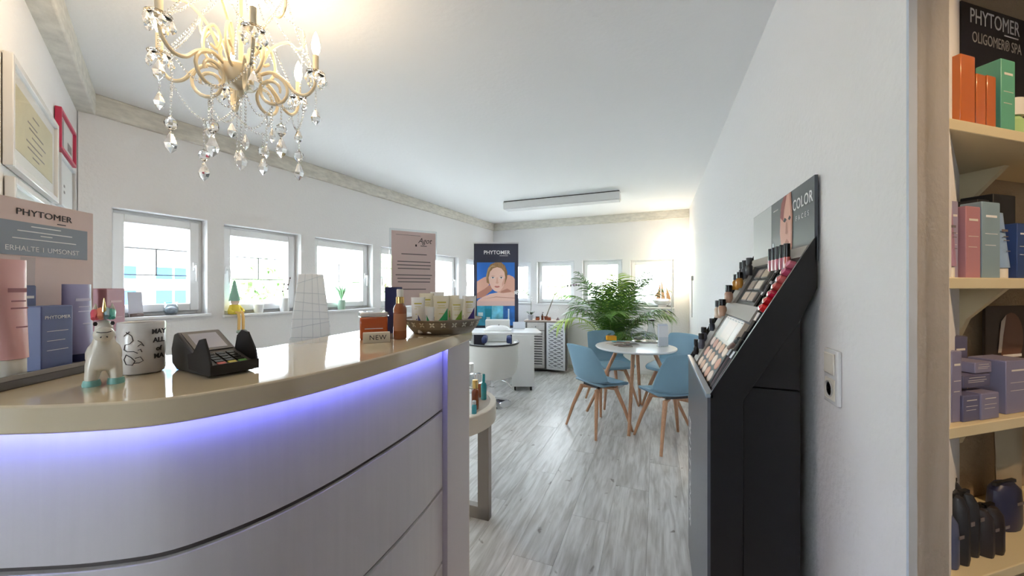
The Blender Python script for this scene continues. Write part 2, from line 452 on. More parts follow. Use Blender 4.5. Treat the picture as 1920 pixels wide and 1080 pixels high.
# ================================================================ RECEPTION COUNTER
CT = 1.17
def catmull(P, n=8):
    P = [Vector(p) for p in P]; Q = [2 * P[0] - P[1]] + P + [2 * P[-1] - P[-2]]; out = []
    for i in range(1, len(Q) - 2):
        for k in range(n):
            t = k / n; a, b, c, d = Q[i - 1], Q[i], Q[i + 1], Q[i + 2]
            out.append(0.5 * (2 * b + (c - a) * t + (2 * a - 5 * b + 4 * c - d) * t * t + (3 * b - a - 3 * c + d) * t ** 3))
    return out + [P[-1]]
FE = catmull([(-1.48, 0.075), (-1.2, 0.122), (-1.03, 0.180), (-0.927, 0.225), (-0.825, 0.279), (-0.745, 0.345), (-0.695, 0.455), (-0.672, 0.580), (-0.668, 0.730), (-0.682, 0.970), (-0.716, 1.22), (-0.752, 1.42)], 5)
def offs(P, d):
    out = []
    for i, p in enumerate(P):
        t = (P[min(i + 1, len(P) - 1)] - P[max(i - 1, 0)]).normalized()
        out.append(p + Vector((t.y, -t.x)) * d)
    return out
counter = thing('reception_counter', 'curved glossy white reception counter with blue glow under its cream top', 'counter', (-0.9, 0.7, 0))
off0 = Vector((-0.9, 0.7))
def lp(P): return [(p.x + 0.9, p.y - 0.7) for p in P]
top_mat = mat('counter_cream', rgb(222, 204, 172), 0.06, spec=0.6, coat=0.6)
pan_mat = mat('counter_panel', rgb(220, 214, 213), 0.42, bump=0.02, bscale=300, vary=0.03, vscale=60, stretch=(1, 1, 0.05))
back = [Vector(p) for p in ((-1.20, 1.43), (-1.15, 1.05), (-1.10, 0.74), (-1.22, 0.56), (-1.45, 0.42))]
poly = lp(FE + back)
MB().prism(poly, CT - 0.045, CT).build('counter_top', top_mat, counter, bevel=0.004, smooth=0.5)
cut = [p for p in FE]
i1 = max(i for i, p in enumerate(FE) if not (p.y > 1.17))
FP = FE[:i1 + 1] + [FE[i1] + (FE[i1 + 1] - FE[i1]) * ((1.17 - FE[i1].y) / (FE[i1 + 1].y - FE[i1].y))]
zs = [1.125, 0.893, 0.600, 0.325, 0.06]
for k in range(4):
    z1 = zs[k] - (0.006 if k else 0.0); z0 = zs[k + 1] + 0.006
    a, b = offs(FP, -0.034), offs(FP, -0.052)
    MB().prism(lp(a + b[::-1]), z0, z1).build('front_panel', pan_mat, counter, bevel=0.0015, smooth=0.5)
a, b = offs(FP, -0.044), offs(FP, -0.058)
MB().prism(lp(a + b[::-1]), 0.03, 1.12).build('groove_backing', mat('groove_grey', rgb(92, 86, 86), 0.6), counter, smooth=0.5)
a, b = offs(FP, -0.008), offs(FP, -0.022)
MB().prism(lp(a + b[::-1]), 1.1244, 1.1262).build('light_strip', mat('led_blue', (0.3, 0.3, 1, 1), 0.5, emit=(0.16, 0.18, 1.0, 1), estr=1.1), counter, smooth=0.5, label='glowing blue light strip')
EP = [p for p in FE if p.y > 1.17]; EP = [FP[-1]] + EP
a = offs(EP, -0.014)
MB().prism(lp(a + [Vector((-1.19, 1.42)), Vector((-1.16, 1.17))]), 0.0, 1.125).build('end_panel', mat('counter_end', rgb(206, 198, 200), 0.4), counter, bevel=0.002, smooth=0.5)
B(-1.18 + 0.9, -0.775 + 0.9, 1.421 - 0.7, 1.436 - 0.7, 0.0, 1.125).build('edge_board', mat('counter_edge', rgb(232, 222, 208), 0.4), counter, smooth=0)
a, b = offs(FP, -0.08), offs(FP, -0.11)
MB().prism(lp(a + b[::-1]), 0.0, 0.10).build('plinth', mid_grey, counter, smooth=0.5)
# desk on the staff side
dk = thing('staff_desk', 'low white desk behind the reception counter', 'desk', (-1.70, 1.2, 0))
B(-0.30, 0.30, -0.30, 0.28, 0.72, 0.75).build('desk_top', white_matt, dk, bevel=0.003)
for sx, sy in ((-0.26, -0.26), (0.26, -0.26), (-0.26, 0.24), (0.26, 0.24)):
    B(sx - 0.02, sx + 0.02, sy - 0.02, sy + 0.02, 0, 0.72).build('leg', white_matt, dk)

# lattice lamp on the desk
lx, ly = at(583, 1.72)
lampw = thing('lattice_lamp', 'tapering white paper lamp criss-crossed with thin cords, behind the counter', 'lamp', (lx, ly, 0.75), YAW + 0.5)
prof = [(0.62, 0.088), (0.40, 0.080), (0.0, 0.088)]
def lampw_r(z):
    pts = [(0.0, 0.088), (0.30, 0.086), (0.46, 0.074), (0.665, 0.050)]
    for (za, ra), (zb, rb) in zip(pts, pts[1:]):
        if z <= zb: return ra + (rb - ra) * (z - za) / (zb - za)
    return pts[-1][1]
paper = mat('lamp_paper', (0.88, 0.91, 0.93, 1), 0.6)
mb = MB(); lv = [0.0, 0.30, 0.46, 0.665]; n = 4
for z in lv:
    r = lampw_r(z)
    mb.v += [(r * sx, r * sy, z) for sx, sy in ((-1, -1), (1, -1), (1, 1), (-1, 1))]
for k in range(3): mb.f += [(k * 4 + i, k * 4 + (i + 1) % 4, k * 4 + 4 + (i + 1) % 4, k * 4 + 4 + i) for i in range(4)]
mb.f += [(3, 2, 1, 0), (12, 13, 14, 15)]
mb.build('shade', paper, lampw, bevel=0.004, smooth=0)
rnd = random.Random(4); mb = MB()
for side in range(4):
    M = Matrix.Rotation(side * pi / 2, 4, 'Z')
    for k in range(16):
        z0 = 0.02 + k * 0.04; z1 = min(0.66, z0 + rnd.uniform(-0.03, 0.07)); z1 = max(0.01, z1)
        r0, r1 = lampw_r(z0), lampw_r(z1)
        mb.tube([M @ Vector((-r0, -r0 - 0.001, z0)), M @ Vector((r1, -r1 - 0.001, z1))], 0.0009, 4)
    for u in (-0.45, 0.1, 0.5):
        mb.tube([M @ Vector((lampw_r(z) * u, -lampw_r(z) - 0.001, z)) for z in lv], 0.0007, 4)
mb.build('cords', mat('cord_grey', rgb(206, 214, 222), 0.6), lampw)

# ---------------------------------------------------------------- generic products
def tube_product(name, label, loc, rz, w, h, body, cap, group=None, cat='tube', band=None, deco=None, capfrac=0.16, lean=0.0):
    t = thing(name, label, cat, loc, rz, group)
    if lean: t.rotation_euler = (lean, 0, rz)
    hc = h * capfrac
    mb = MB(); n = 20; rings = []
    for k in range(6):
        u = k / 5
        a = w * (0.40 + 0.10 * u); b = w * 0.36 * (1 - u) ** 0.8 + 0.0025
        z = hc + (h - hc) * u
        rings.append([(a * cos(2 * pi * i / n), b * sin(2 * pi * i / n), z) for i in range(n)])
    vs = [v for r in rings for v in r]
    fs = [(k * n + i, k * n + (i + 1) % n, (k + 1) * n + (i + 1) % n, (k + 1) * n + i) for k in range(5) for i in range(n)]
    mb.add(vs, fs + [tuple(range(5 * n, 6 * n)), tuple(range(n - 1, -1, -1))])
    o = mb.build('body', body, t, smooth=0.9)
    MB().lathe([(w * 0.36, 0.0), (w * 0.37, 0.002), (w * 0.37, hc - 0.001), (w * 0.30, hc)], 20, sy=0.95).build('cap', cap, t)
    if band:
        bz = h * band[1]
        yy = -(w * 0.36 * (1 - (bz - hc) / (h - hc)) ** 0.8 + 0.0045)
        B(-w * 0.26, w * 0.26, yy - 0.0004, yy, bz, bz + h * 0.035).build('print_band', band[0], t, smooth=0)
        for q, ww in ((0.08, 0.2), (0.14, 0.24), (0.3, 0.16)):
            zz = max(hc + 0.01, bz - h * q); yy = -(w * 0.36 * max(0.0, 1 - (zz - hc) / (h - hc)) ** 0.8 + 0.0045)
            B(-w * ww, w * ww, yy - 0.0004, yy, zz, zz + h * 0.012).build('print_line', band[0], t, smooth=0)
    if deco:                      # coloured flash on the lower front
        m, side = deco
        pts = []
        for i in range(9):
            u = i / 8; x = (-0.36 + 0.72 * u) * w; zt = hc + h * (0.06 + 0.40 * (u if side > 0 else 1 - u) ** 1.4)
            pts.append((x, zt))
        mb = MB(); vs = []
        for x, zt in pts:
            for zz in (hc + 0.002, zt):
                uu = (zz - hc) / (h - hc); a = w * (0.40 + 0.10 * uu); b = w * 0.36 * (1 - uu) ** 0.8 + 0.0025
                vs.append((x, -b * sqrt(max(0.0, 1 - (x / a) ** 2)) - 0.0012, zz))
        mb.add(vs, [(2 * i, 2 * i + 2, 2 * i + 3, 2 * i + 1) for i in range(8)])
        mb.build('print_flash', m, t, smooth=0)
    return t
def box_product(name, label, loc, rz, w, d, h, body, ink=None, group=None, cat='box', word=None, wz=0.8, lines=3, tilt=0.0):
    t = thing(name, label, cat, loc, rz, group)
    if tilt: t.rotation_euler = (0, tilt, rz)
    B(-w / 2, w / 2, -d / 2, d / 2, 0, h).build('body', body, t, bevel=min(0.0015, w * .05))
    MB().box(-w / 2 + 0.001, w / 2 - 0.001, -d / 2 + 0.001, d / 2 - 0.001, h, h + 0.0008).build('lid_flap', body, t, smooth=0)
    if ink:
        y = -d / 2 - 0.0006
        if word: text(t, word, w * 0.16, (0, y, h * wz), ink)
        else: B(-w * .3, w * .3, y, y + 0.0004, h * wz, h * wz + h * 0.03).build('print_band', ink, t, smooth=0)
        for k in range(lines):
            zz = h * (wz - 0.22 - 0.15 * k)
            if zz > 0.004: B(-w * .34, w * (.34 - 0.1 * (k % 2)), y, y + 0.0004, zz, zz + max(0.0008, h * 0.008)).build('print_line', ink, t, smooth=0)
    return t
def bottle_product(name, label, loc, rz, r, h, body, cap, capr=0.6, caph=0.25, group=None, cat='bottle', band=None, pump=False, sq=False):
    t = thing(name, label, cat, loc, rz, group)
    hb = h * (1 - caph)
    if sq:
        B(-r, r, -r * .7, r * .7, 0, hb * 0.96).build('body', body, t, bevel=r * 0.2)
        MB().cyl((0, 0, hb * .955), (0, 0, hb), r * capr * .8).build('neck', body, t)
    else:
        MB().lathe([(r * .92, 0), (r, hb * .04), (r, hb * .80), (r * .82, hb * .92), (r * capr * .8, hb * .97), (r * capr * .8, hb)], 20).build('body', body, t)
    c = MB().lathe([(r * capr, hb), (r * capr, h * 0.985), (r * capr * .85, h)], 18).build('cap', cap, t)
    if pump:
        MB().tube([(0, 0, h), (0, 0, h + r * .9), (r * .3, 0, h + r * 1.2), (r * 1.3, 0, h + r * 1.1)], [r * .25, r * .25, r * .3, r * .16], 8).build('pump', cap, t)
    if band:
        MB().lathe([(r * 1.004, hb * .28), (r * 1.004, hb * .66)], 12, a0=-pi * .85, a1=-pi * .15).build('label_band', band, t)
    return t

# ---------------------------------------------------------------- things on the counter
# display stand at the left end
UX = Vector((-0.52, 0.85)).normalized(); VY = Vector((-0.85, -0.52)).normalized()
drz = facing(VY.x, VY.y)
Fr = Vector((-1.135, 0.388))
def dsp(u, v, z=0.0):
    p = Fr + UX * u + VY * v
    return (p.x, p.y, CT + z)
pinkcard = mat('card_pink', rgb(222, 196, 188), 0.45)
stand = thing('product_display', 'pink cardboard counter display with grey advert panel above skincare', 'display stand', dsp(0.0, 0.06), drz)
B(-0.16, 0.152, -0.062, 0.062, 0.0, 0.016).build('tray', mat('tray_grey', rgb(92, 88, 88), 0.4), stand, bevel=0.002)
B(-0.16, 0.152, -0.062, -0.057, 0.016, 0.024).build('front_lip', mat('tray_lip', rgb(150, 146, 142), 0.35), stand)
hd = B(-0.115, 0.108, 0.050, 0.054, 0.016, 0.365).build('header_card', pinkcard, stand, (0.038, 0, 0))
text(hd, 'PHYTOMER', 0.019, (0.0, 0.0492, 0.338), ink_dark, sx=1.15)
B(0.024, 0.042, 0.0488, 0.0496, 0.323, 0.325).build('underline', ink_dark, hd, smooth=0)
gp = mat('panel_bluegrey', rgb(142, 150, 162), 0.5)
B(-0.098, 0.092, 0.0486, 0.0498, 0.248, 0.318).build('advert_panel', gp, hd, smooth=0)
for z, ww in ((0.309, 0.03), (0.298, 0.055), (0.291, 0.012), (0.282, 0.064)):
    B(-ww, ww, 0.0479, 0.0485, z, z + 0.0022).build('text_line', ink_white, hd, smooth=0)
text(hd, 'ERHALTE 1 UMSONST', 0.0152, (-0.002, 0.0484, 0.262), ink_white)
# printed tubes on the header card
MB().flat([(-0.045, 0.15), (-0.048, 0.245), (-0.02, 0.245), (-0.022, 0.15)], 0.0495).build('printed_tube', mat('print_greypink', rgb(200, 182, 178), 0.5), hd, smooth=0)
pink = mat('pink_plastic', rgb(232, 176, 172), 0.35)
lav = mat('lavender_plastic', rgb(150, 146, 186), 0.35)
bluebox = mat('blue_card', rgb(92, 104, 150), 0.4)
tube_product('cream_tube', 'large pale pink tube at the left end of the counter display', dsp(-0.115, 0.026, 0.0165), drz, 0.056, 0.216, pink, off_white, cat='tube', band=(mat('print_mauve', rgb(170, 110, 116), 0.5), 0.72))
box_product('skincare_box', 'tall slim navy box behind the pink tube', dsp(-0.046, 0.074, 0.0165), drz, 0.022, 0.03, 0.168, mat('blue_card_dark', rgb(74, 84, 132), 0.4), ink_white, word=None, wz=0.85, lines=2)
box_product('skincare_box', 'short blue box at the front of the counter display', dsp(-0.037, 0.038, 0.0165), drz, 0.060, 0.034, 0.127, bluebox, ink_white, word='PHYTOMER', wz=0.82, lines=3)
tube_product('cream_tube', 'lavender tube at the right end of the counter display', dsp(0.050, 0.062, 0.0165), drz, 0.066, 0.172, lav, navy, cat='tube', band=(mat('print_pale', rgb(205, 200, 222), 0.5), 0.78), capfrac=0.1)
bx = Vector(at(204, 0.945))
box_product('skincare_box', 'dusty pink box standing behind the unicorn figurine', (bx.x, bx.y, CT), drz + 0.1, 0.062, 0.03, 0.178, mat('rose_card', rgb(196, 140, 152), 0.4), mat('print_rose', rgb(220, 180, 186), 0.5), lines=2)

# unicorn figurine
ux, uy = at(195, 0.685)
uni = thing('unicorn_figurine', 'white ceramic unicorn with rainbow mane and golden horn on the counter', 'figurine', (ux, uy, CT), facing(*ray(195)))
uni.scale = (0.76, 0.85, 0.97)
cer = mat('ceramic_ivory', rgb(238, 230, 214), 0.3, coat=0.3)
def skinbody(name, verts, edges, rad, m, parent, sub=2):
    me = bpy.data.meshes.new(name)
    me.from_pydata(verts, edges, [])
    o = bpy.data.objects.new(name, me); C.objects.link(o); o.parent = parent
    o.modifiers.new('skin', 'SKIN'); o.modifiers['skin'].use_smooth_shade = True
    for i, r in enumerate(rad):
        me.skin_vertices[0].data[i].radius = (r, r) if not isinstance(r, tuple) else r
    me.skin_vertices[0].data[0].use_root = True
    s = o.modifiers.new('sub', 'SUBSURF'); s.levels = sub; s.render_levels = sub
    me.materials.append(m)
    return o
vs = [(0, 0, 0.058), (0, 0.0, 0.082), (0, -0.004, 0.105), (0, -0.010, 0.124),
      (-0.019, -0.012, 0.030), (-0.021, -0.014, 0.004), (0.019, -0.012, 0.030), (0.021, -0.014, 0.004),
      (-0.017, 0.022, 0.028), (-0.018, 0.022, 0.004), (0.017, 0.022, 0.028), (0.018, 0.022, 0.004)]
ed = [(0, 1), (1, 2), (2, 3), (0, 4), (4, 5), (0, 6), (6, 7), (0, 8), (8, 9), (0, 10), (10, 11)]
skinbody('body', vs, ed, [0.026, 0.020, 0.017, 0.0165, 0.014, 0.012, 0.014, 0.012, 0.013, 0.012, 0.013, 0.012], cer, uni)
MB().ball((0, -0.020, 0.097), 0.017, 14, 0.85, 1.1, 0.9).build('muzzle', cer, uni)
MB().ball((0, 0.002, 0.056), 0.0315, 16, 1.0, 1.0, 0.85).build('chest', cer, uni)
MB().lathe([(0.0045, 0.138), (0.003, 0.15), (0.0005, 0.166)], 10, Matrix.Translation((0, -0.012, 0))).build('horn', gold, uni)
for sx in (-1, 1):
    MB().lathe([(0.0055, 0.134), (0.006, 0.142), (0.0005, 0.156)], 8, Matrix.Translation((sx * 0.014, -0.004, 0)), sy=0.6).build('ear', cer, uni)
    MB().flat([(sx * 0.014 + 0.004 * cos(a), 0.118 + 0.0045 * sin(a)) for a in [pi * k / 6 * 2 for k in range(6)]], 0).build('eye', ink_dark, uni, (0, -0.0295, 0), smooth=0)
    MB().tube([(sx * 0.004, -0.0375, 0.094), (sx * 0.006, -0.0372, 0.092)], 0.0012, 6).build('nostril', ink_dark, uni)
    MB().lathe([(0.0155, 0), (0.016, 0.004), (0.014, 0.011)], 14, Matrix.Translation((sx * 0.020, -0.0145, 0))).build('hoof', mat('hoof_teal', rgb(140, 198, 190), 0.35), uni)
MB().tube([(-0.012, -0.036, 0.103), (-0.005, -0.0378, 0.1015), (0.005, -0.0378, 0.1015), (0.012, -0.036, 0.103)], 0.0008, 6).build('mouth', ink_dark, uni)
for k, (x, col) in enumerate(((-0.015, rgb(232, 92, 110)), (-0.006, rgb(240, 150, 120)), (0.004, rgb(150, 190, 210)), (0.013, rgb(90, 184, 170)))):
    MB().tube([(x * 0.8, 0.012, 0.128), (x, -0.006, 0.142 - abs(x) * .25), (x * 1.15, -0.024, 0.132 - abs(x) * .3)], [0.006, 0.0075, 0.004], 8).build('mane', mat('mane_%d' % k, col, 0.4), uni)

# mug
mx, my = at(266, 0.775)
mug = thing('mug', 'white mug with black line drawing beside the unicorn', 'mug', (mx, my, CT), facing(*ray(265)))
MB().lathe([(0.030, 0), (0.035, 0.003), (0.0375, 0.010), (0.0375, 0.106), (0.0362, 0.108), (0.034, 0.106), (0.034, 0.012), (0.0, 0.008)], 32).build('cup', mat('mug_white', rgb(232, 228, 224), 0.25, coat=0.3), mug)
MB().tube([(-0.034, 0.012, 0.085), (-0.058, 0.022, 0.080), (-0.062, 0.024, 0.055), (-0.052, 0.02, 0.03), (-0.034, 0.012, 0.026)], 0.006, 8).build('handle', MATS['mug_white'], mug)
def onmug(pts, r=0.0007):
    return MB().tube([(0.0381 * sin(x / 0.0381), -0.0381 * cos(x / 0.0381), z) for x, z in pts], r, 5)
strokes = [[(-0.028, 0.082), (-0.022, 0.088), (-0.015, 0.082), (-0.013, 0.072), (-0.018, 0.066), (-0.026, 0.064), (-0.028, 0.054), (-0.022, 0.050), (-0.012, 0.050), (-0.006, 0.046)],
           [(-0.024, 0.090), (-0.022, 0.086), (-0.019, 0.091)], [(-0.006, 0.072), (-0.001, 0.068), (0.003, 0.060), (-0.002, 0.064), (-0.006, 0.060)],
           [(-0.024, 0.044), (-0.028, 0.034), (-0.024, 0.024), (-0.014, 0.022), (-0.010, 0.030), (-0.016, 0.038), (-0.024, 0.044)],
           [(-0.010, 0.036), (-0.002, 0.038), (0.002, 0.030), (-0.004, 0.026), (-0.012, 0.026)], [(-0.006, 0.052), (-0.002, 0.054), (0.000, 0.048)]]
for st in strokes: onmug(st).build('line_drawing', ink_dark, mug)
for k, (bd, zz) in enumerate((('MAY', 0.088), ('ALL', 0.070), ('of', 0.052), ('MA', 0.036))):
    a = 0.72
    t = text(mug, bd, 0.014, (0.0384 * sin(a), -0.0384 * cos(a), zz), ink_dark, rot=(pi / 2, 0, a), ext=0.0003, bold=0.0004)

# card terminal
tx0, ty0 = -0.905, 0.500
term = thing('card_terminal', 'black card payment terminal with keypad shield on the counter', 'card reader', (tx0, ty0, CT), atan2(0.115, -0.985) + pi)
# local x: towards the keypad (right/front), y: across
tb = MB()
side = [(-0.095, 0.012), (-0.098, 0.046), (-0.085, 0.078), (-0.070, 0.082), (0.015, 0.040), (0.085, 0.022), (0.09, 0.004), (0.06, 0.0), (-0.07, 0.0)]
def slab(poly, y0, y1):
    n = len(poly)
    return MB().add([(x, y0, z) for x, z in poly] + [(x, y1, z) for x, z in poly], [tuple(range(n)), tuple(range(2 * n - 1, n - 1, -1))] + [(i, n + i, n + (i + 1) % n, (i + 1) % n) for i in range(n)])
slab(side, -0.040, 0.040).build('body', mat('terminal_grey', rgb(66, 66, 70), 0.45), term, bevel=0.004)
M = Matrix.Translation((-0.029, 0, 0.0625)) @ Matrix.Rotation(math.atan2(0.042, 0.085), 4, 'Y')
MB().box(-0.040, 0.040, -0.034, 0.034, 0.0, 0.0012, M).build('screen_bezel', mat('bezel_grey', rgb(88, 88, 92), 0.4), term)
MB().box(-0.030, 0.032, -0.026, 0.026, 0.0012, 0.0018, M).build('screen', mat('screen_pale', rgb(168, 170, 186), 0.15), term)
M2 = Matrix.Translation((0.05, 0, 0.0315)) @ Matrix.Rotation(math.atan2(0.018, 0.07), 4, 'Y')
for r in range(3):
    for c in range(4):
        MB().box(-0.028 + c * 0.0135, -0.018 + c * 0.0135, -0.026 + r * 0.019, -0.012 + r * 0.019, 0, 0.003, M2).build('key', black_gloss, term)
for k, col in enumerate((rgb(196, 60, 50), rgb(206, 190, 60), rgb(90, 160, 70))):
    MB().box(0.026, 0.036, -0.026 + k * 0.019, -0.012 + k * 0.019, 0, 0.003, M2).build('key', mat('key_col%d' % k, col, 0.4), term)
shield = [(-0.002, 0.036), (0.010, 0.072), (0.030, 0.086), (0.055, 0.082), (0.085, 0.045), (0.092, 0.016), (0.088, 0.008), (0.02, 0.02)]
slab(shield, 0.040, 0.044).build('shield_wing', black_matt, term)
sh2 = [(-0.006, 0.040), (0.020, 0.046), (0.046, 0.074), (0.066, 0.078), (0.082, 0.052), (0.093, 0.026), (0.090, 0.004), (0.0, 0.01)]
slab(sh2, -0.044, -0.040).build('shield_wing', black_matt, term)
B(0.089, 0.094, -0.044, 0.044, 0.006, 0.026).build('shield_front', black_matt, term)

# small NEW block, perfume, boxes and pump bottle
nx, ny = at(706, 1.20)
nb = thing('wooden_sign', 'small cream block sign reading NEW', 'sign', (nx, ny, CT), facing(*ray(700)))
B(-0.042, 0.042, -0.011, 0.011, 0, 0.034).build('block', mat('sign_cream', rgb(236, 226, 206), 0.4), nb, bevel=0.002)
text(nb, 'NEW', 0.022, (0.004, -0.0115, 0.017), ink_dark, ext=0.0003, spacing=1.1)
px_, py_ = at(701, 1.30)
pf = thing('perfume_bottle', 'square amber glass bottle with clear lid behind the NEW sign', 'bottle', (px_, py_, CT), facing(*ray(700)))
amber = mat('amber_liquid', rgb(200, 92, 40), 0.08, spec=0.6, coat=0.5)
B(-0.046, 0.046, -0.028, 0.028, 0.0, 0.078).build('body', amber, pf, bevel=0.005)
B(-0.05, 0.05, -0.031, 0.031, 0.0785, 0.096).build('lid', clear_glass, pf, bevel=0.003)
B(-0.046, 0.046, -0.027, 0.027, 0.080, 0.093).build('lid_insert', mat('lid_pearl', rgb(236, 224, 220), 0.2), pf, bevel=0.003)
B(-0.03, 0.03, -0.0290, -0.0283, 0.036, 0.0385).build('print_line', ink_white, pf, smooth=0)
nx, ny = at(738, 1.47)
box_product('skincare_box', 'tall navy box behind the amber pump bottle', (nx, ny, CT), facing(*ray(738)), 0.066, 0.05, 0.183, navy, None)
ax, ay = at(750, 1.285)
amb2 = mat('amber_plastic', rgb(150, 84, 50), 0.12, coat=0.5)
ab = thing('pump_bottle', 'slim amber pump bottle with gold collar beside the tray', 'bottle', (ax, ay, CT), facing(*ray(750)))
MB().lathe([(0.021, 0), (0.023, 0.004), (0.023, 0.108), (0.016, 0.122), (0.013, 0.126)], 24).build('body', amb2, ab)
MB().lathe([(0.0140, 0.126), (0.0140, 0.148), (0.012, 0.149)], 20).build('collar', gold, ab)
MB().lathe([(0.011, 0.149), (0.0115, 0.173), (0.010, 0.176)], 20).build('spray_head', off_white, ab)
MB().lathe([(0.0232, 0.03), (0.0232, 0.09)], 14, a0=-pi * .85, a1=-pi * .15).build('label_band', mat('label_copper', rgb(176, 120, 84), 0.4), ab)

# filigree metal tray with tubes
tcx, tcy = at(831, 1.50)
tray = thing('metal_tray', 'round pewter tray with pierced flower rim holding cream tubes', 'tray', (tcx, tcy, CT), facing(*ray(831)))
pew = mat('pewter', rgb(140, 128, 112), 0.38, metal=0.7, bump=0.1, bscale=40)
MB().lathe([(0.0, 0.003), (0.114, 0.003), (0.116, 0.0), (0.120, 0.002), (0.138, 0.022), (0.136, 0.024), (0.116, 0.006), (0.0, 0.006)], 48).build('base', pew, tray)
MB().lathe([(0.150, 0.050), (0.158, 0.054), (0.160, 0.057), (0.156, 0.058), (0.148, 0.053)], 48).build('rim', pew, tray)
MB().lathe([(0.1375, 0.022), (0.142, 0.029), (0.140, 0.030), (0.136, 0.0235)], 48).build('rim_foot', pew, tray)
NF = 22
MB().lathe([(0.1395, 0.026), (0.1515, 0.0525), (0.1500, 0.0525), (0.1380, 0.026)], 48).build('rim_wall', pew, tray)
petal = MB().prism([(0.0070 + 0.0052 * cos(a), 0.0027 * sin(a)) for a in [k * pi / 4 for k in range(8)]], -0.0008, 0.0008).mesh('petal', mat('cutout_light', rgb(226, 220, 200), 0.4), 0)  # pale petal colour stands in for light showing through the rim cutouts
for k in range(NF):
    a = 2 * pi * k / NF
    def wallM(aa, z):
        r = 0.1405 + (z - 0.026) * (0.1525 - 0.1405) / 0.0265
        return Vector((r * cos(aa), r * sin(aa), z))
    aa = a + pi / NF
    for q in range(4):
        c = wallM(aa, 0.0395)
        rot = (Matrix.Rotation(aa + pi / 2, 4, 'Z') @ Matrix.Rotation(pi / 2 + 0.42, 4, 'X') @ Matrix.Rotation(q * pi / 2 + pi / 4, 4, 'Z')).to_euler()
        inst('cutout_petal', petal, tray, c, rot)
creamp = mat('tube_cream', rgb(238, 230, 206), 0.38)
whitep = mat('tube_white', rgb(240, 238, 232), 0.38)
green = mat('flash_green', rgb(30, 150, 84), 0.4); blue_f = mat('flash_blue', rgb(44, 62, 140), 0.4)
lime = mat('flash_lime', rgb(120, 160, 50), 0.4); purp = mat('flash_purple', rgb(70, 54, 130), 0.4)
yel = mat('print_yellow', rgb(206, 190, 70), 0.5)
def tr(px, d, z=0.0075):
    x, y = at(px, d); return (x, y, CT + z)
TR = facing(*ray(831))
TUBES = [(784, 1.46, 0.056, 0.135, whitep, purp, 1, 'white tube with purple foot at the left of the pewter tray'),
         (800, 1.56, 0.064, 0.150, creamp, blue_f, -1, 'cream tube in the back left of the pewter tray'),
         (828, 1.44, 0.066, 0.142, creamp, green, 1, 'cream tube with the large green flash, front of the tray'),
         (820, 1.60, 0.060, 0.155, whitep, blue_f, 1, 'white tube in the back middle of the pewter tray'),
         (856, 1.47, 0.058, 0.128, creamp, lime, 1, 'shorter cream tube with lime flash in the tray'),
         (880, 1.52, 0.058, 0.140, whitep, purp, 1, 'white tube with purple flash at the right of the tray'),
         (848, 1.60, 0.062, 0.140, creamp, lime, -1, 'cream tube at the back right of the pewter tray')]
for px, d, w, h, bm, fm, sd, lb in TUBES:
    tube_product('hand_cream_tube', lb, tr(px, d), TR, w, h, bm, fm if sd > 0 and px in (784, 877) else bm, group='tubes in the pewter tray', band=(yel, 0.80), deco=(fm, sd), capfrac=0.2)
for px, d, fm, lb in ((790, 1.395, blue_f, 'small sample tube at the front left of the pewter tray'), (806, 1.385, green, 'small sample tube beside the green-flash tube')):
    tube_product('sample_tube', lb, tr(px, d), TR, 0.034, 0.10, whitep, whitep, group='sample tubes in the tray', deco=(fm, -1), capfrac=0.25)

# upright notice
nx, ny = at(776, 1.70)
ns = thing('notice_holder', 'clear upright holder with a pink notice sheet on the counter', 'notice', (nx, ny, CT), facing(*ray(776)) + 0.30)
B(-0.112, 0.112, -0.004, 0.004, 0.0, 0.452).build('acrylic_sheet', clear, ns, bevel=0.001)
B(-0.112, 0.112, -0.04, 0.04, 0.0, 0.004).build('foot', clear, ns)
sh = B(-0.104, 0.104, -0.0062, -0.0045, 0.10, 0.442).build('notice_sheet', mat('paper_pink', rgb(226, 206, 204), 0.6), ns)
text(sh, 'Agot', 0.036, (0.05, -0.0066, 0.402), ink_dark, shear=0.35, sx=0.9)
B(0.005, 0.012, -0.0068, -0.0064, 0.374, 0.384).build('emblem', ink_dark, sh, smooth=0)
B(0.03, 0.06, -0.0068, -0.0064, 0.376, 0.380).build('text_line', ink_grey, sh, smooth=0)
B(-0.085, 0.03, -0.0068, -0.0064, 0.424, 0.4255).build('text_line', ink_grey, sh, smooth=0)
for z, w in ((0.335, 0.060), (0.300, 0.078), (0.284, 0.080), (0.268, 0.076), (0.238, 0.086), (0.222, 0.078), (0.206, 0.076), (0.172, 0.056)):
    B(-w, w, -0.0068, -0.0064, z, z + 0.0045).build('text_line', ink_grey, sh, smooth=0)

# ---------------------------------------------------------------- framed certificates on the angled wall
frz = facing(-0.41, -0.912)
def fpt(s, z): p = PF + eF * s; return (p.x + 0.002 * 0.41, p.y + 0.002 * 0.912, z)
def framed(label, s0, s1, z0, z1, fm, fw, art):
    w, h = s1 - s0, z1 - z0
    t = thing('framed_certificate', label, 'picture', fpt((s0 + s1) / 2, z0), frz)
    MB().ring(-w / 2, w / 2, 0, h, fw, -0.022, -0.001).build('frame', fm, t, bevel=0.002)
    B(-w / 2 + fw * .9, w / 2 - fw * .9, -0.010, -0.002, fw * .9, h - fw * .9).build('mount', white_matt, t, smooth=0)
    B(-w / 2 + fw, w / 2 - fw, -0.0145, -0.0135, fw, h - fw).build('pane', glassmat('frame_glass', (0.99, 0.99, 0.99, 1), 0.03), t, smooth=0)
    art(t, w, h)
    return t
cert_paper = mat('cert_paper', rgb(214, 206, 172), 0.6, vary=0.06, vscale=20)
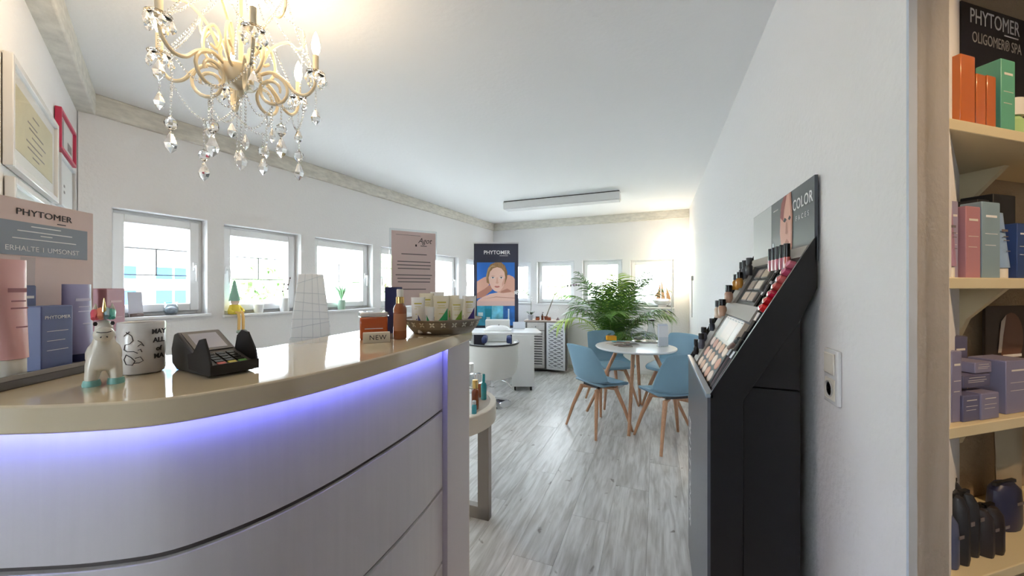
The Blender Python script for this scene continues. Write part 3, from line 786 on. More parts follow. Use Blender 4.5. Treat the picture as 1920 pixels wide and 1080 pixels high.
def art_cert(t, w, h):
    B(-w / 2 + 0.065, w / 2 - 0.065, -0.0112, -0.0104, 0.075, h - 0.065).build('certificate', cert_paper, t, smooth=0)
    for z, a, b in ((0.70, -.05, .05), (0.60, -.12, .02), (0.55, -.1, .12), (0.48, -.06, .16), (0.40, -.14, .1), (0.34, -.12, .14), (0.28, -.05, .05)):
        B(a, b, -0.0116, -0.0113, h * z, h * z + 0.005).build('text_line', ink_grey, t, smooth=0)
framed('large white frame with a yellowed certificate', 0.72, 1.44, 1.735, 2.09, white_gloss, 0.022, art_cert)
def art_red(t, w, h):
    B(-w / 2 + 0.10, -w / 2 + 0.14, -0.0112, -0.0104, 0.02, h - 0.02).build('band', mid_grey, t, smooth=0)
    B(w / 2 - 0.17, w / 2 - 0.06, -0.0112, -0.0104, 0.05, 0.09).build('text_block', ink_grey, t, smooth=0)
    B(-w / 2 + 0.015, -w / 2 + 0.07, -0.0112, -0.0104, 0.015, h - 0.015).build('red_margin', mat('frame_red', rgb(196, 44, 84), 0.35), t, smooth=0)
framed('small certificate in a magenta red frame', 0.24, 0.66, 2.01, 2.20, mat('frame_red', rgb(196, 44, 84), 0.35), 0.014, art_red)
def art_small(t, w, h):
    for z in (0.08, 0.11): B(-0.06, -0.03, -0.0112, -0.0104, z, z + 0.012).build('symbol', ink_grey, t, smooth=0)
framed('pale grey framed sheet under the red frame', 0.25, 0.66, 1.74, 1.985, mat('frame_silver', rgb(205, 206, 208), 0.3), 0.012, art_small)
def art_glass(t, w, h):
    B(-w / 2 + 0.05, w / 2 - 0.05, -0.0112, -0.0104, 0.05, h - 0.05).build('print', mat('print_blue_grey', rgb(196, 206, 214), 0.5), t, smooth=0)
framed('white framed print below the large certificate', 0.70, 1.42, 1.33, 1.705, white_gloss, 0.02, art_glass)
# ================================================================ CHANDELIER
chx, chy = at(452, 1.25)
ch = thing('chandelier', 'cream scrolled metal chandelier hung with crystal drops and lit candle bulbs', 'chandelier', (chx, chy, CEIL), 0.62)
ch.scale = (0.86, 0.86, 1.0)
cm = mat('chandelier_cream', rgb(228, 214, 184), 0.35, coat=0.2)
Z = -CEIL
zb = 2.06 + Z
MB().lathe([(0.0, 0.0), (0.06, -0.002), (0.06, -0.012), (0.035, -0.03), (0.010, -0.036), (0.0, -0.036)], 24).build('ceiling_rose', cm, ch)
MB().lathe([(0.006, -0.03), (0.006, zb + 0.20), (0.012, zb + 0.19), (0.016, zb + 0.16), (0.009, zb + 0.13), (0.009, zb + 0.03)], 16).build('stem', cm, ch)
MB().lathe([(0.009, zb + 0.05), (0.04, zb + 0.055), (0.072, zb + 0.035), (0.070, zb + 0.010), (0.050, zb - 0.015), (0.018, zb - 0.024), (0.010, zb - 0.03), (0.012, zb - 0.05), (0.0, zb - 0.055)], 28).build('bowl', cm, ch)
bulbm = mat('bulb_glow', (1, 0.9, 0.7, 1), 0.3, emit=(1.0, 0.74, 0.42, 1), estr=2.0)
def crystal_drop(h, r):
    return MB().lathe([(0.0, 0), (r * .35, -h * .15), (r, -h * .58), (r * .8, -h * .78), (0.0, -h)], 6)
drop_big = crystal_drop(0.062, 0.019).mesh('crystal_drop', crystal, 0)
drop_mid = crystal_drop(0.042, 0.012).mesh('crystal_drop_small', crystal, 0)
octo = MB().lathe([(0.0, -0.012), (0.007, -0.005), (0.0085, 0), (0.007, 0.005), (0.0, 0.012)], 8).mesh('crystal_octagon', crystal, 0)
def chain(parent, pts, step=0.011, r=0.0042):
    mb = MB(); P = [Vector(p) for p in pts]; acc = 0.0
    for a, b in zip(P, P[1:]):
        L = (b - a).length; t = acc
        while t < L:
            mb.ball(a.lerp(b, t / L), r, 6); t += step
        acc = t - L
    return mb.build('bead_chain', crystal, parent, smooth=0)
def cat_pts(a, b, sag, n=10):
    a, b = Vector(a), Vector(b)
    return [a.lerp(b, i / n) + Vector((0, 0, -sag * 4 * (i / n) * (1 - i / n))) for i in range(n + 1)]
NA = 6
def pol(a, r, z): return (r * cos(a), r * sin(a), z)
for k in range(NA):
    a = 2 * pi * k / NA
    pts = [(0.04, zb + 0.015), (0.075, zb + 0.035), (0.115, zb + 0.045), (0.16, zb + 0.02), (0.195, zb - 0.015), (0.235, zb - 0.02), (0.265, zb + 0.01), (0.272, zb + 0.05)]
    cur = catmull([Vector(p) for p in pts], 4)
    arm = MB().tube([pol(a, p.x, p.y) for p in cur], 0.0062, 8).build('arm', cm, ch)
    # lower spiral
    sp = [(0.11 + (0.062 - 0.034 * i / 22) * cos(1.5 - i * 0.36), zb - 0.018 + (0.058 - 0.03 * i / 22) * sin(1.5 - i * 0.36)) for i in range(23)]
    MB().tube([pol(a + 0.02, r, z) for r, z in sp], [0.0062] * 20 + [0.0055, 0.005, 0.0045], 8).build('scroll', cm, arm)
    # upper tall loop sweeping outwards
    up = [(0.045, zb + 0.03), (0.085, zb + 0.025), (0.115, zb + 0.07), (0.11, zb + 0.13), (0.085, zb + 0.16), (0.065, zb + 0.13), (0.075, zb + 0.085), (0.095, zb + 0.095)]
    b2 = a + pi / NA
    MB().tube([pol(b2, p.x, p.y) for p in catmull([Vector(p) for p in up], 4)], 0.0056, 8).build('scroll', cm, arm)
    up2 = [(0.06, zb + 0.06), (0.10, zb + 0.15), (0.16, zb + 0.20), (0.20, zb + 0.19), (0.225, zb + 0.22), (0.22, zb + 0.27)]
    MB().tube([pol(b2, p.x, p.y) for p in catmull([Vector(p) for p in up2], 4)], 0.0056, 8).build('scroll', cm, arm)
    # bobeche, candle, bulb
    ex, ey = 0.272 * cos(a), 0.272 * sin(a)
    T = Matrix.Translation((ex, ey, 0))
    MB().lathe([(0.006, zb + 0.045), (0.030, zb + 0.055), (0.036, zb + 0.063), (0.033, zb + 0.063), (0.008, zb + 0.052)], 20, T).build('bobeche', crystal, arm)
    MB().lathe([(0.011, zb + 0.055), (0.0115, zb + 0.125), (0.009, zb + 0.128)], 14, T).build('candle_sleeve', mat('candle_cream', rgb(244, 230, 200), 0.4), arm)
    MB().lathe([(0.007, zb + 0.128), (0.015, zb + 0.145), (0.017, zb + 0.162), (0.011, zb + 0.19), (0.004, zb + 0.208), (0.0, zb + 0.214)], 14, T).build('bulb', bulbm, arm)
    lt = bpy.data.lights.new('bulb_light', 'POINT'); lt.energy = 0.06; lt.color = (1.0, 0.78, 0.54); lt.shadow_soft_size = 0.03
    lo = bpy.data.objects.new('bulb_light', lt); C.objects.link(lo); lo.parent = ch; lo.location = (ex, ey, zb + 0.24)
    # drops under each arm end
    for q in range(5):
        aa = a + 2 * pi * q / 5
        inst('crystal_drop', drop_mid, ch, (ex + 0.033 * cos(aa), ey + 0.033 * sin(aa), zb + 0.058), (0, 0, aa))
    chain(ch, [(ex, ey, zb + 0.0), (ex, ey, zb - 0.06)])
    inst('crystal_drop', drop_big, ch, (ex, ey, zb - 0.062))
    # swags
    an = a + 2 * pi / NA
    chain(ch, cat_pts(pol(a, 0.235, zb - 0.025), pol(an, 0.235, zb - 0.025), 0.085))
    chain(ch, cat_pts(pol(a, 0.11, zb - 0.075), pol(an, 0.11, zb - 0.075), 0.05))
    chain(ch, cat_pts(pol(a, 0.272, zb + 0.06), pol(b2, 0.225, zb + 0.26), 0.03))
    chain(ch, cat_pts(pol(b2, 0.225, zb + 0.26), pol(an, 0.272, zb + 0.06), 0.03))
    chain(ch, cat_pts(pol(a, 0.03, zb + 0.40), pol(a, 0.272, zb + 0.06), 0.04, 14))
    chain(ch, cat_pts(pol(b2, 0.03, zb + 0.40), pol(b2, 0.225, zb + 0.27), 0.03, 10))
    # long pendants
    L = (0.16, 0.10, 0.20, 0.14, 0.19, 0.12)[k]
    p0 = Vector(pol(b2, 0.205, zb - 0.105))
    chain(ch, [p0, p0 + Vector((0, 0, -L * .6))])
    inst('crystal_octagon', octo, ch, p0 + Vector((0, 0, -L * .6 - 0.010)), scale=(2.4, 2.4, 2.1))
    inst('crystal_drop', drop_big, ch, p0 + Vector((0, 0, -L * .6 - 0.032)), scale=(1.1, 1.1, 1.15))
    p1 = Vector(pol(a, 0.11, zb - 0.075))
    chain(ch, [p1, p1 + Vector((0, 0, -0.07 - 0.03 * (k % 3)))])
    inst('crystal_drop', drop_mid, ch, p1 + Vector((0, 0, -0.072 - 0.03 * (k % 3))), scale=(1.1, 1.1, 1.3))
chain(ch, [(0, 0, zb - 0.055), (0, 0, zb - 0.23)])
inst('crystal_drop', drop_big, ch, (0, 0, zb - 0.232), scale=(1.15, 1.15, 1.2))

# ================================================================ CEILING LAMP
cl = thing('ceiling_light', 'long white box-shaped ceiling light near the end wall', 'ceiling light', (-1.17, 4.62, CEIL), aB * 0.5)
B(-0.76, 0.76, -0.07, 0.07, -0.020, 0.0).build('mounting', dark_grey, cl, smooth=0)
B(-0.765, 0.765, -0.085, 0.085, -0.105, -0.014).build('housing', white_matt, cl, bevel=0.004)
B(-0.755, 0.755, -0.075, 0.075, -0.112, -0.105).build('diffuser', white_gloss, cl, bevel=0.002)

# ================================================================ ROUND TABLE AND CHAIRS
wood = mat('beech', rgb(198, 150, 116), 0.45, vary=0.18, vscale=14, stretch=(6, 6, 0.6))
TX, TY = -0.20, 3.965
tbl = thing('round_table', 'round white table on slim wooden legs between the blue chairs', 'table', (TX, TY, 0), -0.06)
MB().lathe([(0.0, 0.725), (0.385, 0.725), (0.398, 0.731), (0.402, 0.740), (0.398, 0.747), (0.0, 0.748)], 64).build('table_top', white_gloss, tbl)
for k in range(4):
    a = -pi / 2 + k * pi / 2
    MB().tube([(0.17 * cos(a), 0.17 * sin(a), 0.725), (0.504 * cos(a), 0.504 * sin(a), 0.0)], [0.020, 0.014], 14).build('leg', wood, tbl)
MB().box(-0.18, 0.18, -0.02, 0.02, 0.695, 0.725).box(-0.02, 0.02, -0.18, 0.18, 0.695, 0.725).build('cross_brace', wood, tbl)

shell_mat = mat('shell_blue', rgb(128, 166, 188), 0.42)
pad_mat = mat('pad_blue', rgb(138, 172, 192), 0.5)
def shell_fn(u, v):
    # v: 0 front edge -> 1 top of back ; u across
    x = (u - 0.5) * 2
    prof = [(0.215, 0.430), (0.20, 0.452), (0.13, 0.462), (0.03, 0.455), (-0.08, 0.452), (-0.155, 0.478), (-0.195, 0.545), (-0.220, 0.64), (-0.243, 0.74), (-0.262, 0.825)]
    wid = [0.165, 0.195, 0.222, 0.235, 0.240, 0.240, 0.236, 0.226, 0.208, 0.186]
    cur = [0.0, 0.004, 0.012, 0.028, 0.050, 0.080, 0.085, 0.070, 0.045, 0.018]
    t = v * (len(prof) - 1); i = min(int(t), len(prof) - 2); f = t - i
    L = lambda A: A[i] * (1 - f) + A[i + 1] * f
    y = prof[i][0] * (1 - f) + prof[i + 1][0] * f; z = prof[i][1] * (1 - f) + prof[i + 1][1] * f
    w = L(wid); c = L(cur) * abs(x) ** 2.6
    back = min(1.0, max(0.0, (v - 0.45) / 0.2))
    topround = 0.014 * abs(x) ** 3 * max(0.0, (v - 0.85) / 0.15)
    return (x * w, y + c * back * 1.0, z + c * (1 - back) - topround)
shell_me = MB().grid(shell_fn, 14, 27).mesh('shell', shell_mat, 3.2)
def pad_fn(u, v):
    x = (u - 0.5) * 2; yy = -0.125 + 0.32 * v
    r = max(0.0, 1 - abs(x) ** 4) * max(0.0, 1 - abs(2 * v - 1) ** 4)
    zbase = shell_fn(u, 0.44 - 0.40 * v)[2]
    return (x * 0.19, yy, 0.458 + 0.026 * r + 0.010 * abs(x) ** 2 - 0.012 * v)
pad_me = MB().grid(pad_fn, 10, 10).mesh('seat_pad', pad_mat, 3.2)
lm = MB().tube([(0.225, 0.215, 0.0), (0.175, 0.165, 0.21), (0.115, 0.105, 0.405)], [0.0115, 0.0165, 0.021], 12).mesh('leg', wood)
fr2 = MB()
for sx in (-1, 1):
    for sy in (-1, 1):
        fr2.tube([(0, 0, 0.402), (sx * 0.125, sy * 0.115, 0.395)], 0.018, 8)
fr_me = fr2.mesh('leg_frame', wood)
mount_me = MB().box(-0.10, 0.10, -0.10, 0.10, 0.415, 0.438).mesh('seat_mount', dark_grey, 0)
def chair(x, y, fx, fy, label):
    t = thing('chair', label, 'chair', (x, y, 0), facing(fx, fy), 'blue shell chairs around the round table')
    s = inst('shell', shell_me, t)
    m = s.modifiers.new('solid', 'SOLIDIFY'); m.thickness = 0.010; m.offset = 0
    m = s.modifiers.new('sub', 'SUBSURF'); m.levels = 1; m.render_levels = 1
    p = inst('seat_pad', pad_me, t)
    m = p.modifiers.new('solid', 'SOLIDIFY'); m.thickness = 0.02; m.offset = -1
    inst('leg_frame', fr_me, t); inst('seat_mount', mount_me, t)
    for k in range(4): inst('leg', lm, t, rot=(0, 0, k * pi / 2))
    return t
chair(0.115, 3.44, -0.53, 0.85, 'blue shell chair with its back to us, beside the black stand')
chair(-0.515, 3.56, 0.64, 0.77, 'blue shell chair at the near left of the round table')
chair(-0.49, 4.42, 0.62, -0.78, 'blue shell chair at the far left, in front of the palm')
chair(0.16, 4.47, -0.60, -0.80, 'blue shell chair at the far right, near the floor lamp')

# table-top things
def tt(px, d): x, y = at(px, d); return (x, y, 0.748)
gb = thing('glass_jug', 'round glass jug on the table tray', 'jug', tt(1197, 4.02))
MB().lathe([(0.0, 0.0), (0.045, 0.0), (0.075, 0.04), (0.082, 0.075), (0.07, 0.115), (0.048, 0.135), (0.05, 0.15), (0.0505, 0.1505)][:-1], 28, a0=0, a1=2 * pi - 1e-4).build('bowl', clear_glass, gb, (0, 0, 0.014))
MB().tube([(-0.07, 0, 0.12), (-0.12, 0, 0.11), (-0.125, 0, 0.07), (-0.075, 0, 0.05)], 0.006, 8).build('handle', clear_glass, gb, (0, 0, 0.014))
MB().ball((0, 0, 0.045), 0.05, 12, 0.45).build('herbs', mat('herb_grey', rgb(120, 124, 110), 0.7, vary=0.4, vscale=80), gb)
tx_, ty_, _ = tt(1213, 4.05)
trt = thing('silver_tray', 'oval silver tray under the glass carafe', 'tray', (tx_, ty_, 0.748), YAW)
MB().lathe([(0.0, 0.004), (0.115, 0.004), (0.135, 0.012), (0.138, 0.011), (0.118, 0.0), (0.0, 0.0)], 40, sy=0.65, sx=1.25).build('plate', mat('silver', (0.7, 0.7, 0.7, 1), 0.2, metal=1), trt)
cf = thing('glass_carafe', 'tall glass carafe with black lid on the table', 'carafe', (at(1221, 4.08) + (0.754,)))
MB().lathe([(0.0, 0.0), (0.052, 0.0), (0.052, 0.07), (0.040, 0.12), (0.034, 0.15), (0.034, 0.23)], 28, a0=0, a1=2 * pi - 1e-4).build('body', clear_glass, cf)
MB().lathe([(0.036, 0.228), (0.036, 0.245), (0.0, 0.247)], 20).build('lid', black_matt, cf)
bs = thing('brochure_stand', 'clear stand of pale blue brochures on the table', 'brochure stand', tt(1243, 3.72), facing(*ray(1243)) + 0.5)
B(-0.055, 0.055, -0.03, 0.035, 0.0, 0.008).build('foot', clear, bs)
B(-0.055, 0.055, 0.012, 0.016, 0.008, 0.235).build('back_plate', clear, bs)
for k in range(4):
    B(-0.05, 0.05, -0.014 + k * 0.006, -0.011 + k * 0.006, 0.009, 0.215 + 0.006 * k).build('brochure', mat('brochure_%d' % (k % 2), rgb(206, 216, 236) if k % 2 else rgb(226, 226, 232), 0.3), bs)
B(-0.055, 0.055, -0.022, -0.019, 0.008, 0.10).build('front_plate', clear, bs)
mags = [(1160, 3.80, 0.25, rgb(190, 168, 150)), (1172, 3.72, -0.15, rgb(120, 104, 98)), (1150, 3.86, 0.6, rgb(206, 200, 194)), (1183, 3.80, 0.05, rgb(96, 92, 90)), (1168, 3.88, -0.4, rgb(164, 134, 122))]
mlab = ['beige', 'dark brown', 'pale', 'charcoal', 'tan']
for k, (px, d, a, col) in enumerate(mags):
    x, y = at(px, d)
    t = thing('magazine', 'thin %s magazine in the fan of magazines on the table' % mlab[k], 'magazine', (x, y, 0.749 + 0.004 * k), YAW + a, 'magazines on the round table')
    B(-0.07, 0.07, -0.05, 0.05, 0.0, 0.0035).build('pages', off_white, t)
    B(-0.071, 0.071, -0.051, 0.051, 0.0035, 0.004).build('cover', mat('mag_%d' % k, tuple(c * 0.55 for c in col[:3]) + (1,), 0.7, spec=0.2, vary=0.6, vscale=30), t, smooth=0)
ob = thing('napkin_box', 'small orange box at the far rim of the table', 'box', tt(1146, 4.18), YAW)
B(-0.055, 0.055, -0.03, 0.03, 0.0, 0.05).build('body', mat('orange_card', rgb(232, 168, 40), 0.5), ob, bevel=0.004)
B(-0.045, 0.045, -0.02, 0.02, 0.05, 0.054).build('lid', mat('orange_card_d', rgb(222, 140, 80), 0.5), ob)
tl = thing('booklet', 'teal booklet lying on the table', 'booklet', (at(1160, 4.05) + (0.7495,)), 0.4)
B(-0.07, 0.07, -0.04, 0.04, 0, 0.006).build('cover', mat('teal_card', rgb(84, 160, 166), 0.4), tl)

# ================================================================ PALM
PXP, PYP = at(1152, 5.05)
palm = thing('potted_palm', 'large green areca palm in a white pot behind the table', 'plant', (PXP, PYP, 0))
MB().lathe([(0.0, 0), (0.13, 0), (0.17, 0.30), (0.18, 0.31), (0.18, 0.34), (0.165, 0.34), (0.16, 0.30), (0.0, 0.30)], 36).build('pot', white_gloss, palm)
MB().lathe([(0.0, 0.315), (0.158, 0.31)], 24).build('soil', mat('soil', rgb(70, 56, 46), 0.95, bump=0.6), palm)
gm = [mat('frond_dark', rgb(72, 112, 44), 0.5), mat('frond_mid', rgb(98, 142, 54), 0.5), mat('frond_light', rgb(164, 192, 80), 0.5)]
stem_m = mat('palm_stem', rgb(120, 140, 70), 0.5)
rnd = random.Random(11)
def frond(az, L, elev, droop, m, wob=0.0):
    P = []; p = Vector((rnd.uniform(-.04, .04), rnd.uniform(-.04, .04), 0.31)); e = elev; n = 22; az_ = az
    for i in range(n + 1):
        P.append(p.copy()); u = i / n
        e -= droop * (0.2 + 2.2 * u * u) / n; az_ += wob / n
        p = p + Vector((cos(e) * cos(az_), cos(e) * sin(az_), sin(e))) * (L / n)
    st = MB().tube(P, [0.009 - 0.0075 * i / n for i in range(n + 1)], 6)
    fr = st.build('frond_stem', stem_m, palm)
    mb = MB(); N = 27
    for k in range(N):
        u = 0.36 + 0.64 * k / (N - 1); t = u * n; i = min(int(t), n - 1); c = P[i].lerp(P[i + 1], t - i)
        T = (P[i + 1] - P[i]).normalized(); S = T.cross(Vector((0, 0, 1))).normalized(); U = S.cross(T)
        for sd in (-1, 1):
            ll = 0.30 * sin(pi * min(1, max(0.05, (u - 0.30) / 0.78))) ** 0.6 * rnd.uniform(0.8, 1.1) + 0.03
            d0 = (T * 0.75 + S * sd * 0.85 + U * 0.25 + Vector((rnd.gauss(0, .08), rnd.gauss(0, .08), rnd.gauss(0, .08)))).normalized()
            w = 0.0085
            q = c; dd = d0; vs = []
            for j in range(5):
                wj = w * (0.6, 1.0, 0.9, 0.6, 0.08)[j]
                nn = dd.cross(U).normalized() if abs(dd.dot(U)) < .99 else T
                vs += [q + nn * wj, q - nn * wj]
                dd = (dd + Vector((0, 0, -0.24))).normalized(); q = q + dd * (ll / 4)
            mb.add(vs, [(2 * j, 2 * j + 1, 2 * j + 3, 2 * j + 2) for j in range(4)])
    mb.build('leaflets', m, fr, smooth=0)
azs = [(200, 1.15, 1.30, 1.9, 1), (165, 1.05, 1.35, 1.5, 0), (215, 1.25, 1.15, 2.2, 2), (270, 1.1, 1.35, 1.8, 1), (290, 1.0, 1.3, 1.8, 0),
       (335, 1.15, 1.25, 1.9, 1), (10, 1.2, 1.2, 2.0, 0), (40, 1.15, 1.35, 1.5, 0), (80, 1.25, 1.45, 1.0, 0),
       (140, 1.1, 1.35, 1.4, 0), (245, 1.05, 1.3, 1.7, 0), (310, 1.1, 1.3, 1.6, 0), (110, 1.25, 1.42, 1.1, 1), (265, 1.2, 1.50, 0.8, 1), (205, 1.3, 1.42, 0.9, 0), (345, 1.3, 1.44, 0.9, 0), (60, 1.3, 1.50, 0.7, 2), (300, 1.25, 1.47, 0.9, 0), (230, 1.22, 1.45, 1.0, 0), (185, 1.3, 1.35, 1.6, 1), (350, 1.3, 1.40, 1.4, 0),
       (150, 1.38, 1.42, 0.8, 0), (20, 1.38, 1.40, 0.8, 1),
       (255, 0.85, 1.2, 2.0, 0), (280, 0.85, 1.15, 2.1, 1), (320, 0.8, 1.15, 2.0, 0)]
for az, L, e, d, mi in azs:
    frond(RAD(az) + YAW, L, e, d, gm[mi], rnd.uniform(-.3, .3))

# ================================================================ FLOOR LAMP, WALL ROD
fl = thing('floor_lamp', 'slim white floor lamp glowing warm in the corner', 'lamp', (0.215, 5.80, 0))
MB().lathe([(0.0, 0), (0.11, 0), (0.11, 0.012), (0.02, 0.018), (0.0, 0.018)], 28).build('base', white_gloss, fl)
MB().cyl((0, 0, 0.015), (0, 0, 1.86), 0.007).build('pole', mat('lamp_steel', (0.7, 0.7, 0.68, 1), 0.3, metal=0.6), fl)
MB().cyl((-0.08, 0, 1.555), (0.05, 0, 1.555), 0.004).build('cross_bar', MATS['lamp_steel'], fl)
MB().cyl((0.0, 0, 1.82), (0.11, 0, 1.82), 0.004).build('cross_bar', MATS['lamp_steel'], fl)
MB().cyl((0.10, 0, 1.30), (0.10, 0, 1.80), 0.020, n=16).build('light_tube', mat('lamp_glow', (1, .9, .7, 1), 0.4, emit=(1.0, 0.80, 0.52, 1), estr=1.2), fl)
MB().cyl((0.10, 0, 1.80), (0.10, 0, 1.82), 0.022, n=16).build('tube_cap', white_matt, fl)
lt = bpy.data.lights.new('lamp_light', 'POINT'); lt.energy = 0.4; lt.color = (1.0, 0.80, 0.54); lt.shadow_soft_size = 0.06
lo = bpy.data.objects.new('lamp_light', lt); C.objects.link(lo); lo.parent = fl; lo.location = (0.10, 0.0, 1.88)
wr = thing('blind_wand', 'thin hanging blind wand with grey knob on the right wall', 'wand', (0.445, 5.36, 0.96))
MB().cyl((0, 0, 0.0), (0, 0, 0.50), 0.005).build('rod', mid_grey, wr)
MB().box(-0.012, 0.015, -0.02, 0.02, 0.49, 0.55).build('knob', mat('knob_grey', rgb(170, 168, 164), 0.5), wr, bevel=0.004)

# ================================================================ SLATTED CABINET
cab = thing('slatted_cabinet', 'grey shabby cabinet with slatted and carved white doors', 'cabinet', (-1.68, 5.80, 0), YAW * 0.45)
gw = mat('shabby_grey', rgb(206, 203, 200), 0.7, vary=0.15, vscale=20, stretch=(1, 1, 5))
ww = mat('shabby_white', rgb(222, 224, 228), 0.6)
B(-0.33, 0.33, -0.17, 0.17, 0.03, 0.80).build('carcass', mat('cabinet_dark', rgb(100, 98, 98), 0.6, vary=0.2), cab, bevel=0.003)
B(-0.35, 0.345, -0.19, 0.185, 0.80, 0.825).build('cabinet_top', mat('cabinet_top', rgb(176, 160, 150), 0.55, vary=0.2), cab, bevel=0.003)
dr_ = B(-0.30, -0.02, -0.188, -0.17, 0.665, 0.79).build('drawer', gw, cab, bevel=0.003)
MB().ball((-0.16, -0.20, 0.727), 0.012, 10).build('knob', mid_grey, dr_)
door = MB().ring(-0.30, -0.02, 0.06, 0.655, 0.035, -0.188, -0.17).build('slatted_door', gw, cab, bevel=0.002)
for k in range(13):
    z = 0.105 + k * 0.040
    MB().box(-0.125, 0.125, -0.012, 0.012, -0.003, 0.003, Matrix.Translation((-0.16, -0.180, z)) @ Matrix.Rotation(0.8, 4, 'X')).build('slat', gw, door, smooth=0)
d2 = bpy.data.objects.new('carved_door', None); C.objects.link(d2); d2.parent = cab; d2.location = (0.02, -0.178, 0.05); d2.rotation_euler = (0, 0, -0.28); d2['label'] = 'white carved lattice door standing ajar'
MB().ring(0.0, 0.31, 0.0, 0.745, 0.035, -0.018, 0.0).build('door_frame', ww, d2, bevel=0.002)
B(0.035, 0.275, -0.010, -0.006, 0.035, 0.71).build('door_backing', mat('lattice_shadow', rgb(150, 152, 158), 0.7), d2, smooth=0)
lat = MB()
for r in range(22):
    for c in range(4):
        zz = 0.05 + r * 0.0305; xx = 0.062 + c * 0.062
        dz = 0.010 * (1 if (r + c) % 2 else -1)
        lat.tube([(xx - 0.032, -0.013, zz + dz), (xx, -0.015, zz - dz * .2), (xx + 0.032, -0.013, zz - dz + (0.004 if r % 2 else -0.004))], 0.010, 5)
lat.build('woven_lattice', ww, d2)
# on the cabinet
def cabp(px, d): return at(px, d) + (0.825,)
pot1 = thing('orchid', 'white orchid in a grey pot on the slatted cabinet', 'orchid', cabp(995, 5.98))
MB().lathe([(0.0, 0), (0.035, 0), (0.05, 0.085), (0.046, 0.085), (0.0, 0.07)], 20).build('pot', mat('pot_grey', rgb(176, 178, 184), 0.4), pot1)
orl = mat('orchid_leaf', rgb(62, 78, 54), 0.4)
for a in range(5):
    aa = a * 1.3
    MB().grid(lambda u, v: ((0.02 + 0.10 * v) * cos(aa) - (u - .5) * 0.045 * sin(pi * min(.95, v + .1)) * sin(aa), (0.02 + 0.10 * v) * sin(aa) + (u - .5) * 0.045 * sin(pi * min(.95, v + .1)) * cos(aa), 0.085 + 0.05 * sin(2.4 * v)), 2, 6).build('leaf', orl, pot1)
MB().tube([(0, 0, 0.08), (0.01, 0, 0.22), (0.0, 0, 0.36), (-0.06, 0.0, 0.46), (-0.16, 0, 0.50), (-0.26, 0.0, 0.47)], 0.004, 6).build('stem', mat('orchid_stem', rgb(104, 112, 84), 0.5), pot1)
petm = mat('orchid_white', (0.85, 0.84, 0.84, 1), 0.5)
def bloom(parent, c, s, m, rz=0.0):
    mb = MB()
    for k in range(5):
        a = k * 2 * pi / 5 + rz
        mb.add([(c[0], c[1], c[2]), (c[0] + s * .6 * cos(a - .45), c[1] - s * .2, c[2] + s * .6 * sin(a - .45)), (c[0] + s * cos(a), c[1] - s * .1, c[2] + s * sin(a)), (c[0] + s * .6 * cos(a + .45), c[1] - s * .2, c[2] + s * .6 * sin(a + .45))], [(0, 1, 2, 3)])
    mb.ball((c[0], c[1] - s * .2, c[2]), s * .2, 6)
    mb.build('bloom', m, parent, smooth=0)
for k, (x, z) in enumerate(((0.0, 0.38), (-0.05, 0.44), (-0.12, 0.47), (-0.19, 0.48), (-0.25, 0.45), (0.03, 0.33))): bloom(pot1, (x, -0.015, z), 0.045, petm, k)
pot2 = thing('orchid', 'leaning orchid stalk with faded mauve buds on the cabinet', 'orchid', cabp(1024, 5.98))
MB().lathe([(0.0, 0), (0.03, 0), (0.036, 0.06), (0.033, 0.06), (0.0, 0.05)], 18).build('pot', mat('pot_copper', rgb(150, 86, 60), 0.3, metal=0.5), pot2)
MB().tube([(0, 0, 0.05), (0.06, 0, 0.20), (0.13, 0, 0.38), (0.21, 0, 0.50), (0.33, 0, 0.56), (0.50, 0, 0.585)], [0.010, 0.009, 0.007, 0.005, 0.004, 0.003], 7).build('stem', mat('stalk_grey', rgb(132, 130, 112), 0.6), pot2)
mau = mat('orchid_mauve', rgb(140, 116, 136), 0.6)
for x, z in ((0.36, 0.57), (0.41, 0.578), (0.46, 0.585), (0.50, 0.588), (0.54, 0.58)): MB().ball((x, 0, z - 0.012), 0.015, 8, 1.3).build('bud', mau, pot2)
copper = mat('copper_jar', rgb(168, 92, 62), 0.25, metal=0.5)
dkbrown = mat('brown_lid', rgb(60, 40, 34), 0.3)
bottle_product('candle_jar', 'left copper jar with dark lid on the slatted cabinet', cabp(1008, 5.93), 0, 0.034, 0.06, copper, dkbrown, 1.0, 0.2, cat='jar')
bottle_product('amber_bottle', 'brown bottle with pump on the slatted cabinet', cabp(1017, 5.95), 0, 0.021, 0.10, mat('brown_glass', rgb(110, 54, 34), 0.15), dkbrown, 0.5, 0.2, pump=True)
bottle_product('candle_jar', 'right copper jar without lid on the slatted cabinet', cabp(1029, 5.9), 0, 0.036, 0.052, copper, copper, 1.0, 0.15, cat='jar')
cone = thing('incense_cone', 'small dark pyramid ornament on the cabinet edge', 'ornament', cabp(1046, 5.9))
MB().lathe([(0.035, 0), (0.03, 0.008), (0.0, 0.05)], 6).build('body', mat('mauve_stone', rgb(120, 100, 104), 0.6), cone, smooth=0)

